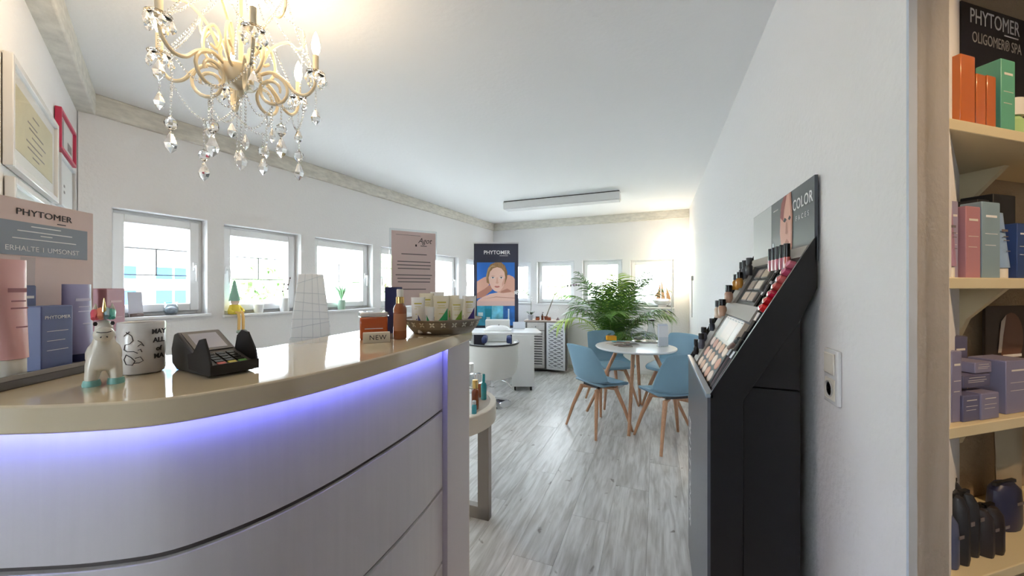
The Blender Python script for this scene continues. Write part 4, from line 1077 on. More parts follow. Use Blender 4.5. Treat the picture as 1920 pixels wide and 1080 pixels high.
# ================================================================ ROLL-UP BANNER
bx_, by_ = at(930, 6.1)
bn = thing('roll_up_banner', 'dark roll-up banner with a photo of a woman resting her chin', 'banner', (bx_, by_, 0), facing(*ray(930)) - 0.03)
bnm = mat('banner_dark', rgb(50, 52, 72), 0.5)
B(-0.40, 0.40, -0.09, 0.09, 0.0, 0.09).build('base', mat('banner_alu', (0.6, 0.6, 0.62, 1), 0.35, metal=0.8), bn, bevel=0.01)
sheet = B(-0.375, 0.375, -0.003, 0.003, 0.08, 2.10).build('banner_sheet', bnm, bn)
B(-0.38, 0.38, -0.012, 0.012, 2.095, 2.12).build('top_rail', MATS['banner_alu'], bn)
MB().cyl((0, 0.03, 0.05), (0, 0.03, 2.10), 0.01).build('support_pole', MATS['banner_alu'], bn)
text(sheet, 'PHYTOMER', 0.088, (0.015, -0.0042, 1.945), ink_white, sx=0.98, bold=0.001)
B(0.06, 0.2, -0.0045, -0.0038, 1.888, 1.894).build('underline', ink_white, sheet, smooth=0)
def art(name, pts, m, lay): return MB().flat(pts, -0.0035 - 0.0006 * lay).build(name, m, sheet, smooth=0)
blue = mat('print_blue', rgb(40, 110, 200), 0.5)
art('photo_background', [(-0.32, 1.13), (0.315, 1.13), (0.315, 1.78), (-0.32, 1.78)], blue, 0)
art('photo_shoulder', [(0.13, 1.56), (0.22, 1.57), (0.29, 1.54), (0.315, 1.50), (0.315, 1.16), (0.0, 1.16), (0.05, 1.4)], skin, 1)
art('photo_arm', [(-0.32, 1.46), (-0.22, 1.52), (-0.12, 1.56), (-0.10, 1.45), (-0.16, 1.30), (-0.26, 1.20), (-0.32, 1.17)], skin, 1)
art('photo_arm_shadow', [(-0.32, 1.26), (-0.20, 1.33), (-0.08, 1.42), (-0.06, 1.32), (-0.2, 1.2), (-0.32, 1.17)], skin_d, 2)
art('photo_hair', [(-0.155, 1.44), (-0.165, 1.54), (-0.145, 1.66), (-0.09, 1.75), (-0.01, 1.78), (0.09, 1.78), (0.155, 1.72), (0.19, 1.62), (0.185, 1.52), (0.15, 1.42), (0.0, 1.36)], hair, 3)
art('photo_neck_shadow', [(0.09, 1.30), (0.19, 1.34), (0.26, 1.30), (0.2, 1.24), (0.05, 1.24)], skin_d, 3)
art('photo_face', [(-0.125, 1.52), (-0.11, 1.43), (-0.075, 1.35), (-0.025, 1.30), (0.02, 1.285), (0.07, 1.30), (0.115, 1.36), (0.145, 1.44), (0.155, 1.53), (0.14, 1.62), (0.09, 1.68), (0.02, 1.70), (-0.05, 1.68), (-0.10, 1.62)], skin_l, 4)
art('photo_cheek', [(0.10, 1.36), (0.145, 1.44), (0.155, 1.53), (0.13, 1.50), (0.10, 1.43)], skin, 5)
for sx, cx in ((-1, -0.052), (1, 0.088)):
    art('photo_eye_white', ellipse(cx, 1.522, 0.030, 0.011), ink_white, 5)
    art('photo_iris', ellipse(cx, 1.522, 0.0115, 0.0115, 12), mat('print_iris', rgb(70, 78, 90), 0.5), 6)
    art('photo_lash', [(cx - 0.034, 1.528), (cx - 0.012, 1.538), (cx + 0.014, 1.538), (cx + 0.034, 1.526), (cx + 0.014, 1.531), (cx - 0.012, 1.531)], ink_dark, 7)
    art('photo_brow', [(cx - 0.042, 1.548), (cx, 1.563), (cx + 0.042, 1.549), (cx, 1.556)], skin_d, 5)
art('photo_nose', [(0.012, 1.53), (0.002, 1.455), (-0.008, 1.435), (0.018, 1.428), (0.048, 1.435), (0.036, 1.455), (0.028, 1.53)], skin, 5)
art('photo_nose_tip', [(-0.006, 1.437), (0.018, 1.430), (0.044, 1.437), (0.018, 1.424)], skin_d, 6)
art('photo_mouth', [(-0.03, 1.375), (-0.005, 1.386), (0.018, 1.381), (0.042, 1.386), (0.068, 1.375), (0.042, 1.358), (0.018, 1.354), (-0.005, 1.358)], lip, 5)
art('photo_mouth_line', [(-0.03, 1.3755), (0.018, 1.3725), (0.068, 1.3755), (0.018, 1.3685)], skin_d, 6)
art('photo_hair_lock', [(-0.155, 1.50), (-0.13, 1.62), (-0.08, 1.70), (0.0, 1.715), (-0.06, 1.735), (-0.13, 1.69), (-0.165, 1.56)], mat('print_hair_light', rgb(192, 156, 112), 0.6), 6)
art('photo_hair_lock', [(0.02, 1.71), (0.10, 1.69), (0.145, 1.61), (0.16, 1.50), (0.185, 1.55), (0.18, 1.66), (0.12, 1.74)], hair, 6)
art('photo_forearm', [(-0.30, 1.15), (-0.22, 1.20), (-0.10, 1.25), (0.02, 1.275), (0.12, 1.265), (0.24, 1.28), (0.315, 1.27), (0.315, 1.13), (-0.31, 1.13)], skin_l, 7)
art('photo_fold', [(-0.22, 1.165), (0.0, 1.205), (0.315, 1.185), (0.315, 1.175), (0.0, 1.195)], skin_d, 8)
art('photo_strip', [(-0.32, 1.05), (0.315, 1.05), (0.315, 1.13), (-0.32, 1.13)], mat('print_pinkish', rgb(226, 190, 182), 0.5), 1)
aq = [rgb(70, 180, 214), rgb(34, 150, 190), rgb(120, 206, 232), rgb(40, 110, 190)]
for k, (x0, x1) in enumerate(((-0.32, -0.19), (-0.19, -0.07), (-0.07, 0.12), (0.12, 0.315))):
    art('product_picture', [(x0, 0.72), (x1, 0.72), (x1, 1.05), (x0, 1.05)], mat('print_aqua_%d' % k, aq[k], 0.5, vary=0.4, vscale=9), 1)
for x0, x1, z0, z1, c in ((-0.18, -0.08, 0.86, 1.0, rgb(20, 136, 160)), (-0.16, -0.10, 0.80, 0.86, rgb(220, 240, 246)), (0.20, 0.225, 0.80, 1.0, rgb(214, 234, 246)), (-0.30, -0.22, 0.88, 0.94, rgb(225, 244, 250))):
    art('printed_jar', [(x0, z0), (x1, z0), (x1, z1), (x0, z1)], mat('print_jar_%d' % int(1000 * (x0 + 1)), c, 0.5), 2)

# ================================================================ MANICURE TABLE, TUB CHAIR, CLIENT CHAIR
def cv(r, d): v = FW * d + RT * r; return v.x, v.y
mt = thing('manicure_table', 'white manicure table with cabinet leg on castors', 'table', cv(0, 4.8) + (0,), YAW)
poly = [(-0.62, 0.0), (-0.58, -0.03), (0.36, -0.03), (0.395, 0.0), (0.36, 0.50), (0.30, 0.53), (-0.58, 0.53), (-0.62, 0.50)]
MB().prism(poly, 0.735, 0.762).build('table_top', white_gloss, mt, bevel=0.004)
cbn = B(0.0, 0.29, -0.06, 0.40, 0.06, 0.735).build('cabinet', white_matt, mt, bevel=0.004)
B(0.235, 0.275, -0.064, -0.058, 0.60, 0.66).build('label_plate', ink_white, cbn)
B(-0.60, -0.57, 0.05, 0.45, 0.0, 0.735).build('side_leg', white_matt, mt)
for x, y in ((0.04, -0.02), (0.25, -0.02), (0.04, 0.36), (0.25, 0.36)):
    MB().cyl((x - 0.012, y, 0.028), (x + 0.012, y, 0.028), 0.028, n=14).box(x - 0.01, x + 0.01, y - 0.01, y + 0.01, 0.028, 0.06).build('castor', black_matt, mt)
hr = thing('hand_rest', 'white padded hand rest on the manicure table', 'hand rest', cv(-0.20, 5.02) + (0.762,), YAW)
MB().grid(lambda u, v: ((u - .5) * 0.36, (v - .5) * 0.16, 0.012 + 0.062 * (max(0, 1 - abs(2 * u - 1) ** 3)) ** .6 * (max(0, 1 - abs(2 * v - 1) ** 2.2)) ** .5), 16, 10).build('pad', white_gloss, hr)
B(-0.19, 0.19, -0.085, 0.085, 0.0, 0.014).build('base', white_matt, hr, bevel=0.005)
MB().ball((0.02, -0.02, 0.078), 0.010, 8).build('button', mid_grey, hr)
cd = thing('card_holder', 'small white card propped on the manicure table', 'card', cv(0.10, 5.22) + (0.762,), YAW)
B(-0.085, 0.085, -0.004, 0.0, 0.0, 0.10).build('card', mat('card_blue_white', rgb(222, 228, 240), 0.5), cd); B(-0.085, 0.085, -0.02, 0.02, 0.0, 0.004).build('foot', clear, cd)
tc_ = thing('tub_chair', 'white round tub chair on a chrome pedestal by the manicure table', 'chair', cv(-0.235, 4.23) + (0,), YAW)
leather = mat('leather_white', rgb(226, 226, 222), 0.4)
MB().lathe([(0.25, 0.34), (0.292, 0.40), (0.312, 0.52), (0.315, 0.70), (0.303, 0.715), (0.272, 0.71), (0.265, 0.52), (0.24, 0.42)], 40, a0=-pi * 1.12, a1=pi * 0.12).build('back_shell', leather, tc_)
MB().lathe([(0.300, 0.712), (0.318, 0.712), (0.318, 0.728), (0.300, 0.728)], 40, a0=-pi * 1.12, a1=pi * 0.12).build('rim_band', dark_grey, tc_)
MB().lathe([(0.0, 0.33), (0.23, 0.33), (0.262, 0.36), (0.262, 0.46), (0.24, 0.485), (0.0, 0.49)], 40).build('seat', leather, tc_)
MB().lathe([(0.0, 0.31), (0.10, 0.31), (0.12, 0.33), (0.0, 0.33)], 24).build('seat_plate', black_matt, tc_)
MB().lathe([(0.028, 0.03), (0.028, 0.20), (0.020, 0.202), (0.020, 0.32)], 20).build('gas_lift', chrome, tc_)
MB().lathe([(0.225, 0.0), (0.228, 0.006), (0.215, 0.014), (0.10, 0.028), (0.035, 0.045), (0.028, 0.06)], 48).build('base', chrome, tc_)
MB().tube([(0.05, 0, 0.30), (0.16, -0.03, 0.27), (0.26, -0.05, 0.17)], 0.006, 8).build('lever', chrome, tc_)
kc = thing('client_chair', 'white chair with dark blue arm pads behind the manicure table', 'chair', cv(-0.235, 5.72) + (0,), YAW)
B(-0.20, 0.20, -0.20, 0.22, 0.40, 0.47).build('seat', leather, kc, bevel=0.02)
B(-0.20, 0.20, 0.17, 0.24, 0.47, 0.84).build('backrest', leather, kc, bevel=0.02)
for sx in (-1, 1):
    MB().box(sx * 0.19 - 0.04, sx * 0.19 + 0.04, -0.20, 0.10, 0.50, 0.60).build('arm_pad', mat('arm_navy', rgb(44, 58, 104), 0.4), kc, bevel=0.03, seg=3)
MB().cyl((0, 0, 0.04), (0, 0, 0.40), 0.03).build('post', chrome, kc)
for k in range(5):
    a = k * 2 * pi / 5
    MB().tube([(0, 0, 0.07), (0.26 * cos(a), 0.26 * sin(a), 0.04)], [0.02, 0.014], 8).build('foot_arm', chrome, kc)
    MB().cyl((0.26 * cos(a), 0.26 * sin(a) - 0.01, 0.025), (0.26 * cos(a), 0.26 * sin(a) + 0.01, 0.025), 0.025, n=12).build('castor', black_matt, kc)

# ================================================================ ROUND SIDE TABLE WITH BOTTLES
sx_, sy_ = cv(-0.49, 2.25)
st = thing('side_table', 'round beige side table with flat frame legs behind the counter', 'table', (sx_, sy_, 0), YAW)
stm = mat('table_beige', rgb(214, 206, 194), 0.4); stt = mat('table_taupe', rgb(170, 160, 150), 0.3)
MB().lathe([(0.0, 0.64), (0.355, 0.64), (0.355, 0.648), (0.388, 0.648), (0.392, 0.644), (0.392, 0.548), (0.37, 0.548), (0.37, 0.62), (0.0, 0.62)], 64).build('table_top', stm, st)
MB().lathe([(0.0, 0.6405), (0.354, 0.6405), (0.354, 0.644), (0.0, 0.644)], 48).build('inlay', stt, st)
for a in (0.0, pi):
    MB().box(0.315, 0.385, -0.022, 0.022, 0.0, 0.56, Matrix.Rotation(a - 0.35, 4, 'Z')).build('leg', mat('leg_taupe', rgb(158, 152, 146), 0.45), st, bevel=0.002)
MB().box(-0.385, 0.385, -0.022, 0.022, 0.0, 0.07, Matrix.Rotation(-0.35, 4, 'Z')).build('foot_bar', MATS['leg_taupe'], st, bevel=0.002)
def sp(px, d): return at(px, d) + (0.644,)
teal = mat('teal_glass', rgb(40, 150, 160), 0.12, coat=0.4)
bottle_product('oil_bottle', 'brown oil bottle with gold cap on the round side table', sp(891, 2.12), 0, 0.022, 0.17, mat('brown_oil', rgb(130, 62, 30), 0.12, coat=0.4), gold, 0.75, 0.28, group='bottles on the side table')
bottle_product('oil_bottle', 'tall slim teal bottle on the round side table', sp(907, 2.30), 0, 0.018, 0.16, teal, teal, 0.5, 0.30, group='bottles on the side table')
bottle_product('oil_bottle', 'small turquoise bottle at the front of the side table', sp(889, 2.03), 0, 0.014, 0.075, mat('turq', rgb(70, 160, 180), 0.2), mat('pale_cap', rgb(190, 200, 206), 0.3), 0.8, 0.25, group='bottles on the side table')
bottle_product('oil_bottle', 'copper bottle with crystal stopper at the back of the side table', sp(897, 2.36), 0, 0.030, 0.15, mat('copper_b', rgb(190, 110, 76), 0.2), crystal, 0.8, 0.40, group='bottles on the side table')
bottle_product('oil_bottle', 'clear bottle with glass ball stopper behind the gold-capped bottle', sp(882, 2.44), 0, 0.026, 0.20, clear_glass, crystal, 0.9, 0.35, group='bottles on the side table')

# ================================================================ WINDOW-SILL THINGS
def sill(i, Y, off=-0.005):
    a, b, c, d = LW[i]
    s = (Y - 1.05) / eL.y; p = PL0 + eL * s + Vector((-eL.y, eL.x)) * off
    return (p.x, p.y, c + 0.0005)
lc = thing('leaflet_stand', 'small leaning leaflet on the first window sill', 'leaflet', sill(0, 1.31, 0.03), aL)
MB().box(-0.035, 0.035, -0.002, 0.002, 0.0, 0.165, Matrix.Rotation(-0.15, 4, 'X')).build('leaflet', mat('leaflet_grey', rgb(205, 205, 218), 0.5), lc)
MB().box(-0.03, 0.03, -0.02, 0.03, 0.0, 0.02).build('foot', mat('foot_wood', rgb(120, 104, 100), 0.6), lc)
vs_ = thing('glass_vase', 'small round glass vase on the first window sill', 'vase', sill(0, 1.485, 0.02))
MB().lathe([(0.0, 0), (0.028, 0), (0.042, 0.03), (0.040, 0.055), (0.028, 0.075), (0.036, 0.09), (0.033, 0.09), (0.025, 0.075), (0.037, 0.055), (0.039, 0.03), (0.026, 0.004), (0, 0.004)], 24).build('body', clear_glass, vs_)
MB().ball((0, 0, 0.035), 0.032, 12, 0.8).build('filling', mat('shells', rgb(190, 192, 204), 0.5, vary=0.4, vscale=60), vs_)
gn = thing('gnome_doll', 'sitting doll with green pointed hat and yellow shirt on the second sill', 'doll', sill(1, 1.865, -0.01), aL + 0.3)
hat = mat('felt_green', rgb(150, 190, 172), 0.9); yelf = mat('felt_yellow', rgb(236, 214, 84), 0.9); legm = mat('felt_orange', rgb(240, 200, 130), 0.9); boot = mat('felt_grey', rgb(150, 164, 150), 0.9)
MB().lathe([(0.0, 0.0), (0.040, 0.004), (0.043, 0.03), (0.030, 0.075), (0.0, 0.085)], 16).build('body', yelf, gn)
MB().ball((0, -0.005, 0.10), 0.030, 14).build('head', mat('felt_skin', rgb(238, 214, 196), 0.8), gn)
MB().lathe([(0.038, 0.108), (0.034, 0.13), (0.020, 0.20), (0.009, 0.26), (0.0, 0.275)], 14).build('hat', hat, gn)
for sx in (-1, 1):
    MB().tube([(sx * 0.016, -0.02, 0.02), (sx * 0.018, -0.055, 0.015), (sx * 0.018, -0.062, -0.03), (sx * 0.019, -0.060, -0.12)], 0.010, 8).build('leg', legm, gn)
    MB().ball((sx * 0.019, -0.067, -0.135), 0.020, 10, 0.8, 1.0, 1.3).build('boot', boot, gn)
    MB().tube([(sx * 0.035, -0.005, 0.065), (sx * 0.055, -0.02, 0.035), (sx * 0.045, -0.04, 0.02)], 0.009, 8).build('arm', yelf, gn)
wv = thing('twig_vase', 'white vase with dark twig buds on the second window sill', 'vase', sill(1, 2.28, 0.02))
MB().lathe([(0.0, 0), (0.036, 0), (0.040, 0.06), (0.034, 0.12), (0.031, 0.12), (0.0, 0.11)], 20).build('body', white_gloss, wv)
MB().tube([(0, 0, 0.10), (0.01, 0.02, 0.20), (0.0, 0.05, 0.30)], 0.0025, 5).tube([(0, 0, 0.10), (0, -0.02, 0.18), (0.01, -0.01, 0.25)], 0.0025, 5).build('twigs', bark, wv)
for p in ((0.01, 0.02, 0.2), (0.0, 0.03, 0.24), (0.0, 0.05, 0.30), (0.01, -0.012, 0.245), (0, -0.02, 0.18)): MB().ball(p, 0.008, 6).build('bud', dkbrown, wv)
cp = thing('tealight_cup', 'low white tealight cup on the second window sill', 'cup', sill(1, 2.06, 0.02))
MB().lathe([(0.0, 0), (0.032, 0), (0.038, 0.07), (0.035, 0.07), (0.03, 0.006), (0.0, 0.006)], 20).build('body', white_gloss, cp)
pp = thing('sill_plant', 'small green plant in a glass pot on the third window sill', 'plant', sill(2, 2.87, 0.02))
MB().lathe([(0.0, 0), (0.036, 0), (0.04, 0.10), (0.037, 0.10), (0.0, 0.09)], 20).build('pot', mat('pot_green', rgb(176, 206, 186), 0.3), pp)
for k in range(9):
    a = k * 0.75; l = 0.14 + 0.02 * (k % 4)
    MB().tube([(0, 0, 0.09), (0.03 * cos(a), 0.03 * sin(a), 0.09 + l * .6), (0.09 * cos(a) * .6, 0.09 * sin(a), 0.09 + l)], [0.002, 0.009, 0.001], 5).build('leaf', mat('pale_leaf', rgb(140, 190, 140), 0.5), pp)
# model sailing ship on the last end-wall sill
shp = thing('model_ship', 'model sailing ship with brown sails on the end-wall sill', 'model ship', (0.09, 6.055, 1.052), aB)
MB().grid(lambda u, v: ((u - .5) * 0.30, (v - .5) * 0.075 * (1 - abs(2 * u - 1) ** 2.5), 0.10 - 0.07 * (1 - abs(2 * v - 1) ** 2) * (1 - abs(2 * u - 1) ** 3) + 0.02 * abs(2 * u - 1) ** 2), 20, 8).build('hull', mat('hull_white', rgb(216, 216, 218), 0.4), shp)
B(-0.13, 0.13, -0.02, 0.02, 0.095, 0.10).build('deck', mat('deck_white', rgb(232, 230, 226), 0.4), shp)
B(-0.06, 0.06, -0.03, 0.03, 0.0, 0.035).build('cradle', mat('cradle_grey', rgb(190, 190, 194), 0.5), shp)
sail = mat('sail_brown', rgb(186, 150, 116), 0.7)
for x, h in ((-0.02, 0.50), (0.05, 0.36)):
    MB().cyl((x, 0, 0.10), (x, 0, h), 0.004).build('mast', mat('mast', rgb(110, 86, 70), 0.6), shp)
for tri in ([(-0.025, 0.13), (-0.09, 0.13), (-0.025, 0.40)], [(-0.015, 0.13), (0.045, 0.13), (-0.015, 0.46)], [(0.055, 0.13), (0.125, 0.12), (0.055, 0.34)], [(-0.03, 0.30), (-0.08, 0.17), (-0.13, 0.14)]):
    MB().prism([(x, z) for x, z in tri], -0.002, 0.002, Matrix.Rotation(pi / 2, 4, 'X')).build('sail', sail, shp, smooth=0)
# ================================================================ MAKE-UP STAND
MX, MY = 0.31, 1.73
mk = thing('makeup_stand', 'tall black make-up stand with slanted tester tray against the right wall', 'display stand', (MX, MY, 0))
ML = (-MX, -MY, 0)
YN, YF = 1.353, 2.11
RX = Matrix(((1, 0, 0, 0), (0, 0, 1, 0), (0, 1, 0, 0), (0, 0, 0, 1)))        # (x, z, y) -> (x, y, z)
def xz_slab(poly, y0, y1):
    n = len(poly)
    return MB().add([(x, y0, z) for x, z in poly] + [(x, y1, z) for x, z in poly], [tuple(range(n)), tuple(range(2 * n - 1, n - 1, -1))] + [(i, n + i, n + (i + 1) % n, (i + 1) % n) for i in range(n)])
blk = mat('stand_black', (0.010, 0.010, 0.012, 1), 0.32, spec=0.4)
prof_s = [(0.166, 0.0), (0.26, 0.0), (0.26, 0.99), (0.41, 1.25), (0.452, 1.35), (0.452, 1.515), (0.166, 1.0)]
xz_slab(prof_s, YN, YN + 0.012).build('side_panel', blk, mk, ML, bevel=0.0015)
xz_slab(prof_s, YF - 0.012, YF).build('side_panel', blk, mk, ML, bevel=0.0015)
B(0.158, 0.168, YN, YF, 0.0, 0.990).build('front_panel', mat('stand_front', rgb(78, 82, 90), 0.28), mk, ML, bevel=0.001)
B(0.154, 0.176, YN, YF, 0.985, 1.000).build('front_lip', mat('stand_lip', rgb(150, 164, 178), 0.3), mk, ML, bevel=0.002)
B(0.262, 0.414, YN + 0.012, YF - 0.012, 0.0, 1.030).build('lower_cabinet', blk, mk, ML, bevel=0.0015)
xz_slab([(0.262, 1.034), (0.414, 1.034), (0.414, 1.25), (0.40, 1.23), (0.275, 1.034)], YN + 0.014, YF - 0.014).build('upper_box', blk, mk, ML, bevel=0.001)
SO = Vector((0.182, YF - 0.02, 0.972)); SY = Vector((0.468, 0, 0.883)).normalized(); SX = Vector((0, -1, 0)); SZ = SX.cross(SY)
MS = Matrix((SX, SY, SZ)).transposed().to_4x4(); MS.translation = SO
MB().box(0.0, 0.717, 0.0, 0.575, -0.008, 0.0, MS).build('tray_deck', mat('tray_deck', rgb(52, 54, 58), 0.4), mk, ML)
tg = mat('tray_grey_card', rgb(158, 152, 144), 0.5)
for v0, v1 in ((0.285, 0.345), (0.530, 0.572)):
    MB().box(0.02, 0.60 if v0 < .5 else 0.71, v0, v1, 0.0, 0.014, MS).build('tray_step', tg, mk, ML)
MB().box(0.705, 0.715, 0.0, 0.565, 0.0, 0.008, MS).build('tray_edge', mat('tray_edge', rgb(168, 164, 160), 0.35), mk, ML)
MB().box(0.02, 0.14, 0.0, 0.53, 0.0, 0.012, MS).build('bottle_step', tg, mk, ML)
# header panel
hp = B(0.4445, 0.4535, YN, 2.085, 1.43, 1.692).build('header_panel', mat('header_grey', rgb(74, 80, 86), 0.4), mk, ML, bevel=0.001)
def hflat(pts, m, lay, name): return MB().add([(0.4445 - 0.0006 * lay, y, z) for y, z in pts], [tuple(range(len(pts)))]).build(name, m, hp, smooth=0)
hflat([(2.083, 1.432), (1.79, 1.432), (1.79, 1.690), (2.083, 1.690)], mat('header_pale', rgb(196, 198, 198), 0.5), 1, 'pale_panel')
hflat([(1.655, 1.47), (1.68, 1.56), (1.67, 1.65), (1.63, 1.690), (1.555, 1.690), (1.54, 1.60), (1.545, 1.50), (1.57, 1.45), (1.62, 1.45)], skin, 1, 'printed_face')
hflat([(1.675, 1.62), (1.66, 1.67), (1.63, 1.69), (1.60, 1.69), (1.63, 1.64), (1.64, 1.60)], mat('print_redhair', rgb(150, 78, 74), 0.6), 2, 'printed_hair')
hflat([(1.64, 1.60), (1.62, 1.61), (1.60, 1.60), (1.62, 1.592)], ink_dark, 2, 'printed_eye')
hflat([(1.585, 1.60), (1.57, 1.61), (1.555, 1.60), (1.57, 1.592)], ink_dark, 2, 'printed_eye')
hflat([(1.625, 1.515), (1.60, 1.53), (1.575, 1.515), (1.60, 1.498)], mat('print_lip_dark', rgb(166, 88, 66), 0.5), 2, 'printed_lips')
hflat([(1.608, 1.59), (1.615, 1.55), (1.595, 1.545), (1.588, 1.55), (1.594, 1.59)], skin_d, 2, 'printed_nose')
hflat([(1.555, 1.69), (1.54, 1.60), (1.545, 1.50), (1.555, 1.50), (1.555, 1.60), (1.57, 1.69)], skin_d, 3, 'printed_shade')
EN = Matrix(((0, 0, -1), (-1, 0, 0), (0, 1, 0))).to_euler()
text(hp, 'COLOR', 0.052, (0.4437, 1.452, 1.632), ink_white, rot=EN, spacing=1.1, sx=0.92, bold=0.0006)
text(hp, 'FACES', 0.024, (0.4437, 1.452, 1.585), ink_white, rot=EN, spacing=2.0)
B(0.4434, 0.4440, 1.70, 1.76, 1.655, 1.659).build('text_line', ink_white, hp, smooth=0)
B(0.4434, 0.4440, 1.755, 1.775, 1.50, 1.53).build('symbol', mat('header_symbol', rgb(190, 196, 200), 0.5), hp, smooth=0)
ED = Matrix(((0, 0, -1), (0, -1, 0), (-1, 0, 0))).to_euler()
text(mk, 'PHYTOMER', 0.13, (0.1572 - MX, 2.005 - MY, 0.44), ink_white, rot=ED, sx=0.80, spacing=1.0)

def sobj(name, label, cat, x, v, group=None, spin=0.0, lift=0.0005):
    """a thing lying on the slanted tray; local y runs up the slope"""
    t = thing(name, label, cat, group=group)
    Mx = MS @ Matrix.Translation((x, v, lift)) @ Matrix.Rotation(spin, 4, 'Z')
    t.location = Mx.translation; t.rotation_euler = Mx.to_euler()
    return t
def supr(name, label, cat, x, v, group=None, lift=0.0):
    """a thing standing upright on the tray's step"""
    p = MS @ Vector((x, v, lift + 0.012)); return thing(name, label, cat, p, 0.0, group)
# tester palette
tp = sobj('tester_palette', 'black palette of oval beige powder pans low on the stand', 'palette', 0.35, 0.095)
B(-0.20, 0.20, -0.085, 0.085, 0, 0.006).build('plate', black_matt, tp, bevel=0.002)
tones = [rgb(236, 206, 184), rgb(226, 184, 156), rgb(240, 220, 204), rgb(214, 160, 134), rgb(232, 212, 200), rgb(220, 170, 150)]
for r in range(3):
    for c in range(5):
        MB().lathe([(0.0, 0.0085), (0.030, 0.0085), (0.033, 0.0065)], 16, sy=0.75).build('powder_pan', mat('pan_%d' % ((r * 5 + c) % 6), tones[(r * 5 + c) % 6], 0.6), tp, (-0.155 + c * 0.0775, -0.055 + r * 0.055, 0))
# pencils
for k in range(5):
    t = sobj('makeup_pencil', ['leftmost', 'second', 'middle', 'fourth', 'rightmost'][k] + ' of five dark make-up pencils lying low on the stand', 'pencil', 0.575 + k * 0.024, 0.09, 'make-up pencils on the stand', spin=0.12 - 0.05 * k)
    MB().cyl((0, -0.08, 0.006), (0, 0.055, 0.006), 0.0055, n=8).build('barrel', [black_gloss, mat('plum', rgb(70, 44, 50), 0.3)][k % 2], t)
    MB().cyl((0, 0.055, 0.006), (0, 0.082, 0.006), 0.0058, 0.005, n=8).build('cap', [mat('cap_silver', (0.6, 0.6, 0.62, 1), 0.25, metal=1), black_gloss][k % 2], t)
tg2 = sobj('price_tag', 'small yellow-green tag at the bottom corner of the stand', 'tag', 0.672, 0.010)
B(-0.02, 0.02, -0.008, 0.022, 0.0, 0.003).build('card', mat('tag_lime', rgb(200, 214, 90), 0.5), tg2)
B(-0.01, 0.01, 0.0, 0.012, 0.003, 0.0036).build('print', ink_white, tg2)
# beige display card under clear cover
bc = sobj('face_chart', 'beige face chart under a clear cover in the middle of the stand', 'card', 0.40, 0.226)
B(-0.17, 0.17, -0.052, 0.052, 0.0, 0.016).build('card', mat('chart_beige', rgb(208, 192, 174), 0.5), bc)
B(-0.08, 0.08, -0.040, 0.040, 0.016, 0.0166).build('chart_print', mat('chart_print', rgb(226, 200, 178), 0.5), bc)
B(-0.175, 0.175, -0.056, 0.056, 0.0185, 0.0205).build('cover', glassmat('cover_film', (0.95, 0.95, 0.95, 1), 0.03, 0.25), bc)
for k in range(6): B(-0.15 + k * 0.055, -0.12 + k * 0.055, 0.044, 0.047, 0.016, 0.0166).build('print_dash', ink_dark, bc, smooth=0)
# mascaras beside the chart
for k in range(3):
    t = sobj('mascara', ['lower', 'middle', 'upper'][k] + ' black mascara tube beside the face chart', 'mascara', 0.635 + 0.012 * (k % 2), 0.215 + 0.075 * k, 'mascaras beside the chart', spin=0.1)
    MB().cyl((0, -0.038, 0.009), (0, 0.005, 0.009), 0.0085, n=12).build('tube', black_gloss, t)
    MB().cyl((0, 0.006, 0.009), (0, 0.036, 0.009), 0.0075, n=12).build('cap', MATS['cap_silver'] if k == 1 else black_matt, t)
# brown bottle lying above the palette
t = sobj('brow_gel', 'brown tube with black cap lying above the powder palette', 'tube', 0.575, 0.19, spin=-0.9)
MB().cyl((0, -0.03, 0.011), (0, 0.02, 0.011), 0.010, n=12).build('tube', mat('brow_brown', rgb(134, 104, 92), 0.4), t)
MB().cyl((0, 0.021, 0.011), (0, 0.045, 0.011), 0.0095, n=12).build('cap', black_matt, t)
# gloss pots, red at the bottom to pink at the top
gl_cols = [rgb(226, 30, 34), rgb(206, 24, 36), rgb(196, 16, 56), rgb(190, 70, 66), rgb(206, 96, 96), rgb(204, 84, 120), rgb(214, 120, 140)]
gname = ['bright red lip gloss pot, lowest of the row', 'deep red lip gloss pot, second from below', 'crimson lip gloss pot, third from below', 'brick red lip gloss pot in the middle of the row',
         'dusty coral lip gloss pot above the brick one', 'raspberry pink lip gloss pot near the top', 'light pink lip gloss pot, topmost of the row']
for k in range(7):
    t = sobj('lip_gloss_pot', gname[k], 'lip gloss', 0.655, 0.345 + k * 0.027, 'lip gloss pots')
    MB().lathe([(0.0, 0), (0.026, 0), (0.027, 0.010), (0.022, 0.022), (0.0, 0.027)], 16, sy=0.55).build('gloss', mat('gloss_%d' % k, gl_cols[k], 0.12, coat=0.6), t)
    MB().lathe([(0.0285, 0.0), (0.030, 0.004), (0.0285, 0.008)], 16, sy=0.55).build('clear_rim', clear_glass, t)
# lipsticks standing at the top
for k in range(5):
    c = [rgb(206, 110, 124), rgb(214, 132, 140), rgb(188, 84, 104), rgb(176, 70, 92), rgb(200, 100, 96)][k]
    t = supr('lip_gloss_tube', ['first', 'second', 'third', 'fourth', 'fifth'][k] + ' from the left of the black-capped pink gloss tubes at the top', 'lip gloss', 0.44 + k * 0.045, 0.505, 'black-capped gloss tubes')
    MB().cyl((0, 0, -0.01), (0, 0, 0.030), 0.010, n=12).build('tube', mat('lg_%d' % k, c, 0.15, coat=0.5), t)
    MB().cyl((0, 0, 0.030), (0, 0, 0.075), 0.0095, n=12).build('cap', black_gloss, t)
